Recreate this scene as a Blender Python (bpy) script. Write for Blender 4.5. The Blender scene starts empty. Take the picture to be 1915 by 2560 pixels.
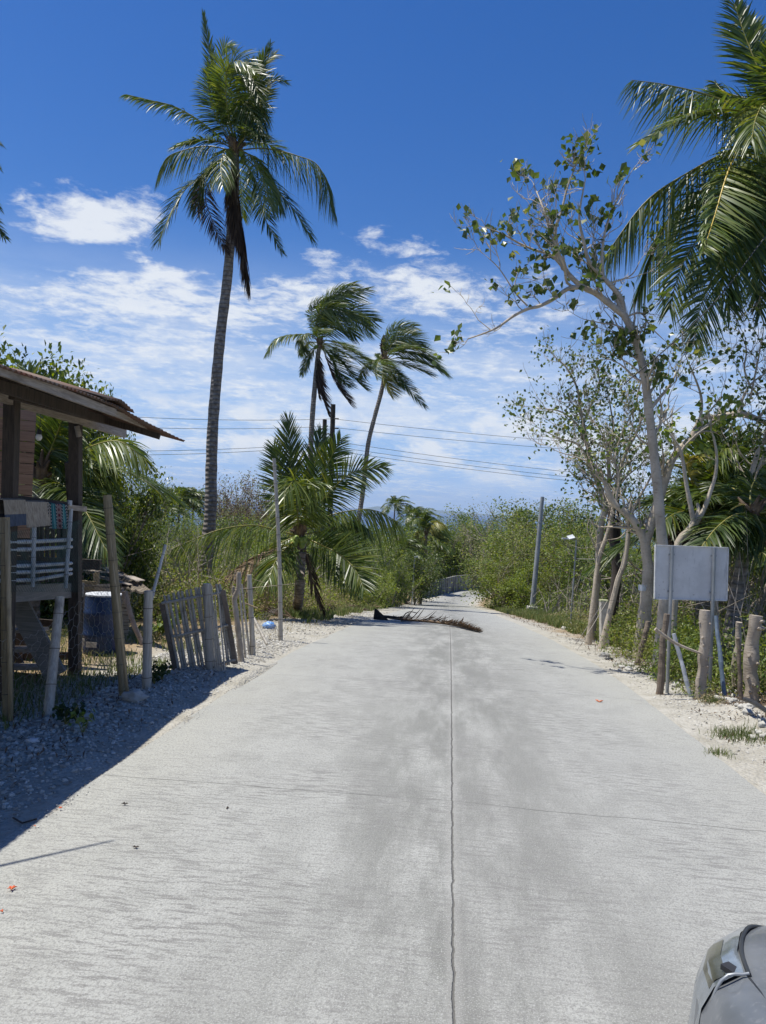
import bpy, math, random
import numpy as np
from mathutils import Vector
R = math.radians
SC = bpy.context.scene
COL = SC.collection
# ---------------------------------------------------------------- camera
F = 1850.0
_th = R(3.1); _c, _s = math.cos(_th), math.sin(_th); _p = 9/1850.0
CAM = np.array([0, 0, 1.65])
FW = np.array([0, math.cos(_p), -math.sin(_p)])
UP0 = np.array([0, math.sin(_p), math.cos(_p)])
RX = np.array([1.0, 0, 0])
XC = _c*RX + _s*UP0
YC = -_s*RX + _c*UP0
cd = bpy.data.cameras.new('camera'); cam = bpy.data.objects.new('camera', cd); COL.objects.link(cam)
cd.sensor_fit = 'VERTICAL'; cd.sensor_height = 24; cd.lens = F/2560*24
cd.clip_start = .05; cd.clip_end = 90000
from mathutils import Matrix
cam.matrix_world = Matrix(((XC[0], YC[0], -FW[0], CAM[0]), (XC[1], YC[1], -FW[1], CAM[1]), (XC[2], YC[2], -FW[2], CAM[2]), (0, 0, 0, 1)))
SC.camera = cam
# ---------------------------------------------------------------- light
SHX, SHY = .35, -.05            # shadow offset per metre of height
elev = math.atan(1/math.hypot(SHX, SHY))
srot = math.atan2(-SHX, -SHY)
sl = bpy.data.lights.new('sun', 'SUN'); sl.energy = 5.0; sl.angle = R(.5); sl.color = (1, .965, .88)
so = bpy.data.objects.new('sun', sl); COL.objects.link(so)
so.rotation_euler = Vector((SHX, SHY, -1)).to_track_quat('-Z', 'Y').to_euler()
SC.view_settings.view_transform = 'Standard'; SC.view_settings.look = 'None'
SC.view_settings.exposure = .32; SC.view_settings.gamma = 1
SC.cycles.max_bounces = 6; SC.cycles.diffuse_bounces = 3; SC.cycles.glossy_bounces = 2
SC.cycles.transmission_bounces = 4; SC.cycles.transparent_max_bounces = 12; SC.cycles.volume_bounces = 0

class NT:
    def __init__(s, nt): s.nt = nt; s.n = nt.nodes; s.l = nt.links
    def node(s, t, **kw):
        x = s.n.new(t)
        for k, v in kw.items(): setattr(x, k, v)
        return x
    def put(s, sock, v):
        if v is None: return
        if isinstance(v, bpy.types.NodeSocket): s.l.new(v, sock)
        elif isinstance(v, bpy.types.Node): s.l.new(v.outputs[0], sock)
        else:
            if hasattr(sock.default_value, '__len__') and isinstance(v, (tuple, list)) and len(sock.default_value) == 4 and len(v) == 3: v = (*v, 1)
            sock.default_value = v
    def m(s, op, a, b=None, c=None, clamp=False):
        x = s.n.new('ShaderNodeMath'); x.operation = op; x.use_clamp = clamp
        for i, v in enumerate((a, b, c)): s.put(x.inputs[i], v)
        return x.outputs[0]
    def vm(s, op, a, b=None):
        x = s.n.new('ShaderNodeVectorMath'); x.operation = op
        s.put(x.inputs[0], a); s.put(x.inputs[1], b)
        return x.outputs[0]
    def mix(s, f, a, b):
        x = s.n.new('ShaderNodeMix'); x.data_type = 'RGBA'
        s.put(x.inputs[0], f); s.put(x.inputs[6], a); s.put(x.inputs[7], b)
        return x.outputs[2]
    def sep(s, v): x = s.n.new('ShaderNodeSeparateXYZ'); s.put(x.inputs[0], v); return x.outputs
    def comb(s, a, b, c):
        x = s.n.new('ShaderNodeCombineXYZ')
        for i, v in enumerate((a, b, c)): s.put(x.inputs[i], v)
        return x.outputs[0]
    def noise(s, v, scale, detail=4, rough=.5, dist=0, col=False):
        x = s.n.new('ShaderNodeTexNoise'); s.put(x.inputs['Vector'], v)
        x.inputs['Scale'].default_value = scale; x.inputs['Detail'].default_value = detail
        x.inputs['Roughness'].default_value = rough; x.inputs['Distortion'].default_value = dist
        return x.outputs[1 if col else 0]
    def ss(s, v, a, b, x0=0, x1=1, kind='SMOOTHSTEP'):
        x = s.n.new('ShaderNodeMapRange'); x.interpolation_type = kind
        for i, q in enumerate((v, a, b, x0, x1)): s.put(x.inputs[i], q)
        return x.outputs[0]
    def ramp(s, f, stops, interp='LINEAR'):
        x = s.n.new('ShaderNodeValToRGB'); s.put(x.inputs[0], f); r = x.color_ramp; r.interpolation = interp
        while len(r.elements) < len(stops): r.elements.new(.5)
        for e, (p, c) in zip(r.elements, stops): e.position = p; e.color = (*c, 1) if len(c) == 3 else c
        return x.outputs[0]

def ray(px, py):
    d = FW + (px-957.5)/F*XC - (py-1280)/F*YC
    return d/d[1]
def P(px, py, Z): return CAM + ray(px, py)*Z

# ---------------------------------------------------------------- sky
W = bpy.data.worlds.new('World'); SC.world = W; W.use_nodes = True
t = NT(W.node_tree); t.n.clear()
sky = t.node('ShaderNodeTexSky', sky_type='NISHITA', sun_disc=False)
sky.sun_elevation = elev; sky.sun_rotation = srot; sky.altitude = 60; sky.air_density = 1.0; sky.dust_density = .3; sky.ozone_density = 3.0
hs = t.node('ShaderNodeHueSaturation'); t.put(hs.inputs['Color'], sky.outputs[0]); hs.inputs['Saturation'].default_value = 1.38; hs.inputs['Value'].default_value = .95; hs.inputs['Hue'].default_value = .513
tc = t.node('ShaderNodeTexCoord'); D = tc.outputs['Generated']
x, y, z = t.sep(D)
zz = t.m('MAXIMUM', z, 0)
den = t.m('ADD', zz, .085)
q = t.comb(t.m('DIVIDE', x, den), t.m('DIVIDE', y, den), 0)
q2 = t.comb(t.m('MULTIPLY', t.m('DIVIDE', x, den), .55), t.m('DIVIDE', y, den), 3.3)     # streaks
ym = t.m('MAXIMUM', y, .05)
u = t.m('DIVIDE', x, ym); v = t.m('DIVIDE', z, ym)
wob = t.noise(D, 9, 4, .6)
def blob(px, py, rx, ry, amp, cur):
    r = ray(px, py); u0, v0 = r[0], r[2]
    a = t.m('DIVIDE', t.m('SUBTRACT', u, u0), rx/F); b = t.m('DIVIDE', t.m('SUBTRACT', v, v0), ry/F)
    d = t.m('ADD', t.m('POWER', t.m('ABSOLUTE', a), 2), t.m('POWER', t.m('ABSOLUTE', b), 2))
    g = t.m('MULTIPLY', t.ss(d, 0, 1, amp, 0), t.m('GREATER_THAN', y, .05))
    return t.m('ADD', cur, g) if cur is not None else g
bl = None
for b in ((200, 525, 300, 120, .42), (290, 560, 220, 80, .28), (420, 470, 130, 110, .27), (1030, 595, 210, 65, .36), (800, 640, 95, 32, .28), (410, 672, 85, 45, .32),
          (960, 700, 330, 130, .30), (560, 735, 470, 95, .26), (1240, 740, 330, 110, .26), (270, 730, 250, 90, .2), (700, 545, 90, 40, .2), (880, 575, 120, 30, .22),
          (340, 640, 60, 22, .25), (390,385,60,35,.22), (1390, 680, 120, 60, .15)):
    bl = blob(*b, bl)
n1 = t.noise(q, 1.9, 10, .62, .35)
n2 = t.noise(q2, .9, 8, .6, .6)
puff = t.noise(q, 10.0, 8, .66, .3)
cov = t.ss(z, .30, .46, 0.0, -.30)
low = t.ss(z, .33, .20, -.13, .10)          # cloud deck filling the lower sky
dens = t.m('ADD', t.m('MULTIPLY', n1, .55), t.m('MULTIPLY', n2, .3))
dens = t.m('ADD', dens, t.m('MULTIPLY', t.m('SUBTRACT', puff, .5), .62))
dens = t.m('ADD', dens, t.m('ADD', cov, low))
dens = t.m('ADD', dens, t.m('MULTIPLY', bl, .62))
c1 = t.ss(dens, .47, .70, 0, .92)
# cumulus bank over the sea
cq = t.vm('MULTIPLY', D, (7.0, 7.0, 17.0))
n3 = t.noise(cq, 1.5, 10, .6, .25)
bank = t.m('MULTIPLY', t.ss(z, .02, .07, 0, 1), t.ss(z, .17, .10, 0, 1))
c2 = t.m('MULTIPLY', t.ss(n3, .45, .57, 0, .92), bank)
# thin veil
c3 = t.m('MULTIPLY', t.ss(n2, .32, .72, .10, .62), t.m('MULTIPLY', t.ss(z, .34, .18, 0, 1), t.ss(z, .03, .15, .12, 1)))
cl = t.m('SUBTRACT', 1, t.m('MULTIPLY', t.m('MULTIPLY', t.m('SUBTRACT', 1, c1), t.m('SUBTRACT', 1, c2)), t.m('SUBTRACT', 1, c3)))
shade = t.noise(t.vm('ADD', cq, (0.0, 0, .35)), 1.5, 6, .6, .25)
grad = t.ss(z, .0, .55, 1.0, 0.62)
skyc = t.mix(t.ss(z, -.02, .36, .9, 0), hs.outputs[0], (2.3, 4.1, 7.6))
ccol = t.mix(t.m('MULTIPLY', t.ss(shade, .45, .68, 0, .75), t.ss(z, .28, .12, 0, 1)), (6.8, 7.1, 7.5), (3.3, 4.6, 6.9))
out = t.mix(cl, skyc, ccol)
bg = t.node('ShaderNodeBackground'); t.put(bg.inputs[0], out); bg.inputs[1].default_value = .10
wo = t.node('ShaderNodeOutputWorld'); t.l.new(bg.outputs[0], wo.inputs[0])

# ---------------------------------------------------------------- materials
def mat(name, build):
    m = bpy.data.materials.new(name); m.use_nodes = True; k = NT(m.node_tree)
    k.b = m.node_tree.nodes['Principled BSDF']; k.o = m.node_tree.nodes['Material Output']
    k.b.inputs['Roughness'].default_value = .8
    build(k); return m
def bump(k, h, strength=.5, dist=.01):
    b = k.node('ShaderNodeBump'); b.inputs['Strength'].default_value = strength; b.inputs['Distance'].default_value = dist
    k.put(b.inputs['Height'], h); k.l.new(b.outputs[0], k.b.inputs['Normal']); return b
def obj_co(k): return k.node('ShaderNodeTexCoord').outputs['Object']
def simple(name, c1, c2, scale=8, rough=.8, stretch=(1, 1, 1), bs=.3, bd=.01, metal=0, spec=.4, det=5, lo=.35, hi=.65):
    def f(k):
        n = k.noise(k.vm('MULTIPLY', obj_co(k), stretch), scale, det, .6)
        k.put(k.b.inputs['Base Color'], k.mix(k.ss(n, lo, hi), c1, c2))
        k.b.inputs['Roughness'].default_value = rough; k.b.inputs['Metallic'].default_value = metal
        k.b.inputs['Specular IOR Level'].default_value = spec
        if bs: bump(k, n, bs, bd)
    return mat(name, f)
def leafmat(name, stops, rough=.5, transl=.35, spec=.5, tcol=None):
    def f(k):
        g = k.node('ShaderNodeNewGeometry')
        c = k.ramp(g.outputs['Random Per Island'], stops)
        n = k.noise(obj_co(k), 1.1, 3); c = k.mix(k.ss(n, .3, .7, 0, .45), c, stops[0][1])
        k.put(k.b.inputs['Base Color'], c); k.b.inputs['Roughness'].default_value = rough
        k.b.inputs['Specular IOR Level'].default_value = spec
        tr = k.node('ShaderNodeBsdfTranslucent')
        if tcol: k.put(tr.inputs[0], tcol)
        else:
            h = k.node('ShaderNodeHueSaturation'); k.put(h.inputs['Color'], c); h.inputs['Hue'].default_value = .485; h.inputs['Saturation'].default_value = 1.15; h.inputs['Value'].default_value = 1.7
            k.l.new(h.outputs[0], tr.inputs[0])
        mx = k.node('ShaderNodeMixShader'); mx.inputs[0].default_value = transl
        k.l.new(k.b.outputs[0], mx.inputs[1]); k.l.new(tr.outputs[0], mx.inputs[2]); k.l.new(mx.outputs[0], k.o.inputs[0])
    return mat(name, f)
M = {}
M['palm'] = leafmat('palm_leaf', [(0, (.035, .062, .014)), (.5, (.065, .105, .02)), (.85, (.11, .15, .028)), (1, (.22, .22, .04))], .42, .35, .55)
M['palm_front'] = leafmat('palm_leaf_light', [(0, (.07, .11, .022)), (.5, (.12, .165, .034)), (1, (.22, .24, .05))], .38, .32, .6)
M['palm_yellow'] = leafmat('palm_leaf_yellow', [(0, (.13, .15, .03)), (.5, (.25, .24, .05)), (1, (.4, .34, .09))], .4, .3, .6)
M['palm_dead'] = leafmat('palm_leaf_dead', [(0, (.035, .024, .018)), (.6, (.07, .045, .028)), (1, (.16, .105, .06))], .7, .08, .3)
M['palm_tan'] = leafmat('palm_leaf_tan', [(0, (.15, .1, .06)), (.5, (.28, .2, .12)), (1, (.36, .28, .18))], .7, .1, .3)
M['rachis'] = simple('frond_rib', (.16, .17, .04), (.30, .25, .06), 6, .4)
M['rachis_yellow'] = simple('frond_rib_yellow', (.5, .36, .06), (.6, .42, .08), 6, .4)
M['rachis_dead'] = simple('frond_rib_dead', (.09, .06, .04), (.22, .15, .09), 6, .7)
M['leaf_tree'] = leafmat('tree_leaf', [(0, (.045, .078, .018)), (.6, (.085, .13, .028)), (.9, (.16, .2, .045)), (1, (.28, .28, .08))], .4, .35, .6)
M['leaf_bush'] = leafmat('bush_leaf', [(0, (.07, .115, .022)), (.5, (.145, .205, .038)), (1, (.27, .31, .07))], .5, .38)
M['leaf_lime'] = leafmat('lime_leaf', [(0, (.10, .14, .02)), (.5, (.18, .235, .03)), (1, (.31, .34, .06))], .5, .42)
M['leaf_olive'] = leafmat('olive_leaf', [(0, (.09, .11, .034)), (.5, (.17, .19, .055)), (1, (.30, .28, .11))], .5, .35)
M['leaf_brown'] = leafmat('brown_leaf', [(0, (.06, .045, .03)), (.6, (.12, .08, .045)), (1, (.2, .13, .07))], .7, .2)
M['leaf_dark'] = leafmat('dark_leaf', [(0, (.018, .035, .01)), (.5, (.035, .06, .014)), (1, (.07, .1, .02))], .5, .3)
M['straw'] = leafmat('straw', [(0, (.2, .16, .09)), (.5, (.34, .28, .17)), (1, (.12, .14, .05))], .8, .2, .2)
M['grassm'] = leafmat('grass_blade', [(0, (.07, .11, .03)), (.5, (.13, .17, .05)), (1, (.28, .25, .12))], .7, .3, .3)
def palmtrunk(k):
    co = obj_co(k); z = k.sep(co)[2]
    n = k.noise(co, 9, 5, .6)
    ring = k.m('SINE', k.m('ADD', k.m('MULTIPLY', z, 46), k.m('MULTIPLY', k.noise(co, 2.2, 2), 7)))
    c = k.mix(k.ss(n, .3, .7), (.13, .105, .085), (.30, .26, .22))
    c = k.mix(k.m('MULTIPLY', k.ss(ring, .55, 1), .6), c, (.06, .048, .04))
    k.put(k.b.inputs['Base Color'], c); bump(k, k.m('ADD', k.m('MULTIPLY', ring, .5), n), .8, .02)
M['palm_trunk'] = mat('palm_bark', palmtrunk)
def bark(name, a, b, dark):
    def f(k):
        co = obj_co(k)
        n = k.noise(k.vm('MULTIPLY', co, (1, 1, .6)), 5, 6, .6)
        n2 = k.noise(k.vm('MULTIPLY', co, (1, 1, 4)), 14, 4, .6)
        c = k.mix(k.ss(n, .3, .7), a, b); c = k.mix(k.m('MULTIPLY', k.ss(n2, .56, .7), .6), c, dark)
        k.put(k.b.inputs['Base Color'], c); bump(k, k.m('ADD', n, n2), .6, .012)
    return mat(name, f)
M['bark_pale'] = bark('pale_bark', (.34, .285, .215), (.52, .445, .35), (.14, .115, .09))
M['bark_grey'] = bark('grey_bark', (.17, .14, .115), (.30, .25, .21), (.08, .065, .05))
M['bark_dark'] = bark('dark_bark', (.03, .024, .02), (.08, .062, .05), (.02, .016, .014))
M['twig'] = simple('twig_bark', (.20, .165, .13), (.38, .33, .27), 8, .8)
M['wood_post'] = bark('post_wood', (.26, .215, .165), (.43, .37, .30), (.10, .08, .06))
M['wood_post_dark'] = bark('post_wood_dark', (.12, .09, .065), (.22, .175, .13), (.05, .04, .03))
def bam(name, a, b, dk=(.07, .06, .05)):
    def f(k):
        co = obj_co(k)
        n = k.noise(k.vm('MULTIPLY', co, (22, 22, 1.5)), 2.5, 6, .65); n2 = k.noise(co, 3.1, 4)
        c = k.mix(k.ss(n, .3, .7), a, b); c = k.mix(k.ss(n2, .56, .72, 0, .75), c, dk)
        k.put(k.b.inputs['Base Color'], c); k.b.inputs['Roughness'].default_value = .55; bump(k, n, .4, .004)
    return mat(name, f)
M['bamboo_grey'] = bam('weathered_bamboo', (.29, .26, .215), (.50, .46, .39))
M['bamboo_brown'] = bam('brown_bamboo', (.16, .12, .06), (.30, .235, .13))
M['bamboo_tan'] = bam('tan_bamboo', (.36, .27, .15), (.52, .40, .24))
M['bamboo_white'] = bam('painted_bamboo', (.42, .44, .46), (.60, .61, .62), (.28, .30, .32))
M['node'] = simple('bamboo_node', (.05, .04, .03), (.13, .105, .08), 20, .8)
def plank(name, a, b, g, sc=(1, 1, 14), bs=.6):
    def f(k):
        co = obj_co(k); n = k.noise(k.vm('MULTIPLY', co, sc), 3, 7, .65, 1.2); n2 = k.noise(co, 2.4, 4)
        c = k.mix(k.ss(n, .3, .7), a, b); c = k.mix(k.ss(n2, .55, .75, 0, .7), c, g)
        k.put(k.b.inputs['Base Color'], c); k.b.inputs['Roughness'].default_value = .85; bump(k, n, bs, .006)
    return mat(name, f)
M['wall_plank'] = plank('wall_plank', (.26, .155, .10), (.42, .26, .175), (.14, .095, .07))
M['beam'] = plank('grey_beam', (.24, .20, .165), (.42, .36, .30), (.12, .10, .08))
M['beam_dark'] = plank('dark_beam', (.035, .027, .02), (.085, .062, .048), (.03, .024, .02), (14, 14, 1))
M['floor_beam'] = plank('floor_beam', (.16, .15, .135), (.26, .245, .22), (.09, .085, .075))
def roofm(k):
    co = obj_co(k); n = k.noise(k.vm('MULTIPLY', co, (1, 3, 1)), 2.2, 6, .65); n2 = k.noise(co, 14, 4)
    c = k.ramp(n, [(.3, (.10, .095, .09)), (.48, (.13, .085, .06)), (.7, (.19, .065, .035))]); c = k.mix(k.ss(n2, .5, .75, 0, .6), c, (.1, .045, .025))
    k.put(k.b.inputs['Base Color'], c); k.b.inputs['Roughness'].default_value = .75; k.b.inputs['Metallic'].default_value = .15
M['roof'] = mat('rusty_roof_sheet', roofm)
M['thatch'] = simple('thatch', (.08, .065, .05), (.24, .2, .15), 5, .9, (1, 6, 1), .8, .02)
M['steel'] = simple('galvanised_steel', (.24, .26, .27), (.37, .385, .395), 7, .45, (1, 1, .3), .1, .002, .55, .5)
M['pole_grey'] = simple('grey_pole_paint', (.22, .235, .245), (.33, .345, .35), 5, .6, (1, 1, .3), .15)
M['concrete'] = simple('cast_concrete', (.42, .39, .34), (.56, .53, .48), 9, .9, bs=.5)
M['stone'] = simple('coral_stone', (.33, .315, .28), (.56, .54, .49), 16, .95, bs=.8, bd=.01)
def stonem(k):
    g_ = k.node('ShaderNodeNewGeometry'); c = k.ramp(g_.outputs['Random Per Island'], [(0, (.20, .185, .16)), (.25, (.34, .32, .28)), (.7, (.47, .455, .41)), (1, (.62, .60, .55))]); n = k.noise(obj_co(k), 28, 5, .65)
    c = k.mix(k.ss(n, .5, .72, 0, .5), c, (.2, .18, .15)); k.put(k.b.inputs['Base Color'], c); k.b.inputs['Roughness'].default_value = .95; bump(k, n, .8, .01)
M['stone'] = mat('coral_stone_mixed', stonem)
M['wire'] = simple('rusty_wire', (.26, .24, .21), (.42, .39, .35), 30, .6, bs=0, metal=.3)
M['cable'] = simple('black_cable', (.02, .02, .022), (.035, .035, .038), 5, .5, bs=0)
M['black_plastic'] = simple('black_plastic', (.018, .019, .022), (.035, .037, .04), 6, .45, bs=0)
M['blue_drum'] = simple('blue_drum_plastic', (.008, .022, .08), (.014, .036, .11), 4, .4, bs=.05)
M['blue_bag'] = simple('blue_plastic_film', (.05, .22, .6), (.35, .5, .75), 20, .35)
M['white_plastic'] = simple('white_plastic', (.5, .52, .55), (.66, .68, .7), 8, .5, bs=.1)
M['pvc'] = simple('pvc_pipe', (.36, .38, .4), (.52, .54, .56), 5, .45, bs=.05)
M['pvc_blue'] = simple('blue_grey_pipe', (.08, .11, .15), (.14, .18, .23), 5, .45, bs=.05)
M['coconut'] = simple('green_coconut', (.12, .19, .03), (.22, .28, .06), 6, .4, bs=.1)
M['bulb'] = simple('bulb_glass', (.75, .74, .70), (.8, .79, .76), 3, .15, bs=0, spec=.6)
M['petal'] = simple('red_petal', (.55, .09, .03), (.65, .16, .04), 30, .6, bs=0)
M['brick_red'] = simple('orange_shard', (.5, .16, .08), (.6, .22, .12), 30, .8)
M['twig_dark'] = simple('dark_twig', (.03, .025, .02), (.07, .05, .04), 30, .8)

# ---------------------------------------------------------------- mesh helpers
class MB:
    def __init__(s): s.V = []; s.Q = []; s.T = []; s.n = 0; s.qm = []; s.tm = []
    def add(s, V, Fq, mi=0):
        V = np.asarray(V, float).reshape(-1, 3); Fq = np.asarray(Fq, int)
        if Fq.size == 0: return
        s.V.append(V)
        if Fq.shape[1] == 4: s.Q.append(Fq+s.n); s.qm.append(np.full(len(Fq), mi))
        else: s.T.append(Fq+s.n); s.tm.append(np.full(len(Fq), mi))
        s.n += len(V)
    def build(s, name, mats, parent=None, base=None, smooth=True):
        V = np.concatenate(s.V) if s.V else np.zeros((0, 3))
        if base is not None: V = V-np.asarray(base)
        me = bpy.data.meshes.new(name)
        Q = np.concatenate(s.Q) if s.Q else np.zeros((0, 4), int); T = np.concatenate(s.T) if s.T else np.zeros((0, 3), int)
        me.vertices.add(len(V)); me.vertices.foreach_set('co', V.ravel().astype(np.float32))
        nl = Q.size+T.size; me.loops.add(nl); me.loops.foreach_set('vertex_index', np.concatenate([Q.ravel(), T.ravel()]).astype(np.int32))
        npy = len(Q)+len(T); me.polygons.add(npy)
        st = np.concatenate([np.arange(len(Q))*4, Q.size+np.arange(len(T))*3]).astype(np.int32)
        me.polygons.foreach_set('loop_start', st)
        mi = np.concatenate([np.concatenate(s.qm) if s.qm else np.zeros(0), np.concatenate(s.tm) if s.tm else np.zeros(0)]).astype(np.int32)
        me.polygons.foreach_set('material_index', mi)
        me.polygons.foreach_set('use_smooth', np.full(npy, smooth))
        for m in (mats if isinstance(mats, (list, tuple)) else [mats]): me.materials.append(m)
        me.update(calc_edges=True); me.validate()
        o = bpy.data.objects.new(name, me); COL.objects.link(o)
        if base is not None and parent is None: o.location = base
        if parent is not None: o.parent = parent
        return o
def tag(o, label=None, cat=None, group=None, kind=None):
    if label: o['label'] = label
    if cat: o['category'] = cat
    if group: o['group'] = group
    if kind: o['kind'] = kind
    return o
def thing(name, label, cat, loc, group=None):
    o = bpy.data.objects.new(name, None); COL.objects.link(o); o.location = Vector(loc); o.empty_display_size = .1
    return tag(o, label, cat, group)
def tube(mb, pts, rad, sides=6, mi=0, cap=True, twist=0):
    pts = np.asarray(pts, float); n = len(pts)
    rad = np.full(n, rad, float) if np.isscalar(rad) else np.asarray(rad, float)
    T = np.gradient(pts, axis=0); T /= np.linalg.norm(T, axis=1)[:, None]+1e-12
    ref = np.array([0, 0, 1.]) if abs(T[:, 2]).mean() < .7 else np.array([1., 0, 0])
    A = np.cross(T, ref); A /= np.linalg.norm(A, axis=1)[:, None]+1e-12; B = np.cross(T, A)
    a = np.arange(sides)*2*math.pi/sides+twist
    V = pts[:, None]+rad[:, None, None]*(A[:, None]*np.cos(a)[None, :, None]+B[:, None]*np.sin(a)[None, :, None])
    i = np.arange(n-1)[:, None]*sides; j = np.arange(sides)[None]; k = (j+1) % sides
    Fq = np.stack([i+j, i+k, i+sides+k, i+sides+j], -1).reshape(-1, 4)
    base = mb.n; mb.add(V.reshape(-1, 3), Fq, mi)
    if cap and rad.max() > .004:
        for e, idx in ((0, 0), (1, n-1)):
            Vc = np.concatenate([V[idx], pts[idx][None]]); jj = np.arange(sides); kk = (jj+1) % sides
            tri = np.stack([kk, jj, np.full(sides, sides)], 1) if e == 0 else np.stack([jj, kk, np.full(sides, sides)], 1)
            mb.add(Vc, tri, mi)
def box(mb, c, s, axes=None, mi=0):
    c = np.asarray(c, float); s = np.asarray(s, float)/2
    ax = np.eye(3) if axes is None else np.asarray(axes)
    V = [c+sx*s[0]*ax[0]+sy*s[1]*ax[1]+sz*s[2]*ax[2] for sx in (-1, 1) for sy in (-1, 1) for sz in (-1, 1)]
    mb.add(V, [(0, 1, 3, 2), (4, 6, 7, 5), (0, 4, 5, 1), (2, 3, 7, 6), (0, 2, 6, 4), (1, 5, 7, 3)], mi)
def nrm(v): v = np.asarray(v, float); return v/(np.linalg.norm(v)+1e-12)
def board(mb, a, b, w, h, up=(0, 0, 1), mi=0):
    """plank from a to b, w wide (sideways), h tall along up"""
    a = np.asarray(a, float); b = np.asarray(b, float); d = nrm(b-a); u = np.asarray(up, float); u = nrm(u-d*np.dot(u, d)); s = np.cross(d, u)
    box(mb, (a+b)/2, (np.linalg.norm(b-a), w, h), (d, s, u), mi)
def crom(ctrl, n):
    c = np.asarray(ctrl, float); c = np.concatenate([[2*c[0]-c[1]], c, [2*c[-1]-c[-2]]])
    L = np.concatenate([[0], np.cumsum(np.linalg.norm(np.diff(c[1:-1], axis=0), axis=1))]); L /= L[-1]
    t_ = np.linspace(0, 1, n); out = []
    for q_ in t_:
        i = min(np.searchsorted(L, q_, 'right')-1, len(L)-2); f = (q_-L[i])/(L[i+1]-L[i]+1e-12)
        p0, p1, p2, p3 = c[i:i+4]
        out.append(.5*((2*p1)+(-p0+p2)*f+(2*p0-5*p1+4*p2-p3)*f*f+(-p0+3*p1-3*p2+p3)*f**3))
    return np.array(out)
def leaves(mb, C, size, rng, up=.35, aspect=.5, mi=0, hang=0):
    C = np.asarray(C, float); n = len(C)
    if n == 0: return
    size = np.broadcast_to(size, (n,))*rng.uniform(.6, 1.25, n)
    a = rng.normal(size=(n, 3)); a[:, 2] -= hang; a /= np.linalg.norm(a, axis=1)[:, None]
    nn = rng.normal(size=(n, 3)); nn[:, 2] = np.abs(nn[:, 2])+up*2
    b = np.cross(nn, a); b /= np.linalg.norm(b, axis=1)[:, None]+1e-9
    w = np.cross(a, b); s_ = size[:, None]
    V = np.stack([C-a*s_*.5, C+b*s_*aspect*.5-a*s_*.08+w*s_*.06, C+a*s_*.5-w*s_*.05, C-b*s_*aspect*.5-a*s_*.08+w*s_*.06], 1).reshape(-1, 3)
    mb.add(V, np.arange(4*n).reshape(-1, 4), mi)

# ---------------------------------------------------------------- terrain functions
PY = np.array([-30, -6, 0, 4.2, 6.7, 8.6, 11, 14.5, 16.8, 25, 50, 86, 100, 130, 200, 400, 700, 1200])
PZ = np.array([1.3, .28, 0, -.19, -.29, -.385, -.54, -.86, -1.09, -1.98, -4.85, -8.95, -9.6, -10.6, -20, -45, -80, -110])
_yy = np.arange(-30, 1200, .5); _k = np.exp(-np.linspace(-2, 2, 9)**2); _k /= _k.sum()
_zz = np.convolve(np.pad(np.interp(_yy, PY, PZ), 4, 'edge'), _k, 'valid')
def prof(y): return np.interp(y, _yy, _zz)
def ctr(y): y = np.asarray(y, float); return .1+.0935*y+.0045*np.maximum(y-80, 0)**2
HL, HR = 2.35, 2.25
def hsh(x, y, s=1.0): return (np.sin(x*1.7*s+1.3)*np.cos(y*1.3*s+.4)+np.sin(x*.83*s+y*1.1*s))*.5
def gz(x, y):
    x = np.asarray(x, float); y = np.asarray(y, float)
    yc = np.clip(y, -30, 1190); p = prof(yc); tt = x-ctr(np.minimum(yc, 140)); 
    wl = np.clip((-tt-5)/9, 0, 1); wr = np.clip((tt-4.5)/9, 0, 1); far = np.clip((y-70)/80, 0, 1)
    z = p*(1-(.42*wl+.25*wr)*(1-far))
    z = z+np.where(np.abs(tt) > 2.2, hsh(x, y, 2.3)*.02+hsh(x, y, .5)*.06*np.clip((np.abs(tt)-3)/4, 0, 1), 0)
    near = np.clip((14-y)/4, 0, 1)
    z = z-.10*np.clip((-tt-3.1)/1.0, 0, 1)*near                           # yard a step below the gravel
    z = z+.10*np.exp(-((x+1.9)/.65)**2-((y-8.9)/.9)**2)                    # gravel heap by the gate
    z = z+.12*np.exp(-((tt-3.15)/.35)**2)*np.clip((9.5-y)/2, 0, 1)*(1+.5*hsh(x*2, y*3, 2))  # rubble ridge on the right
    under = (tt > -HL+.12) & (tt < HR-.12)
    return z-np.where(under, .16, .012)
def G(px, py, lo=2.0, hi=130):
    r = ray(px, py); ys = np.arange(lo, hi, .02); pz = CAM[2]+r[2]*ys; px_ = r[0]*ys
    g = np.where(np.abs(px_-ctr(ys)) < 2.25, prof(ys), gz(px_, ys))
    i = np.argmax(pz < g)
    return np.array([px_[i], ys[i], g[i]]) if (pz < g).any() else P(px, py, hi)
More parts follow.
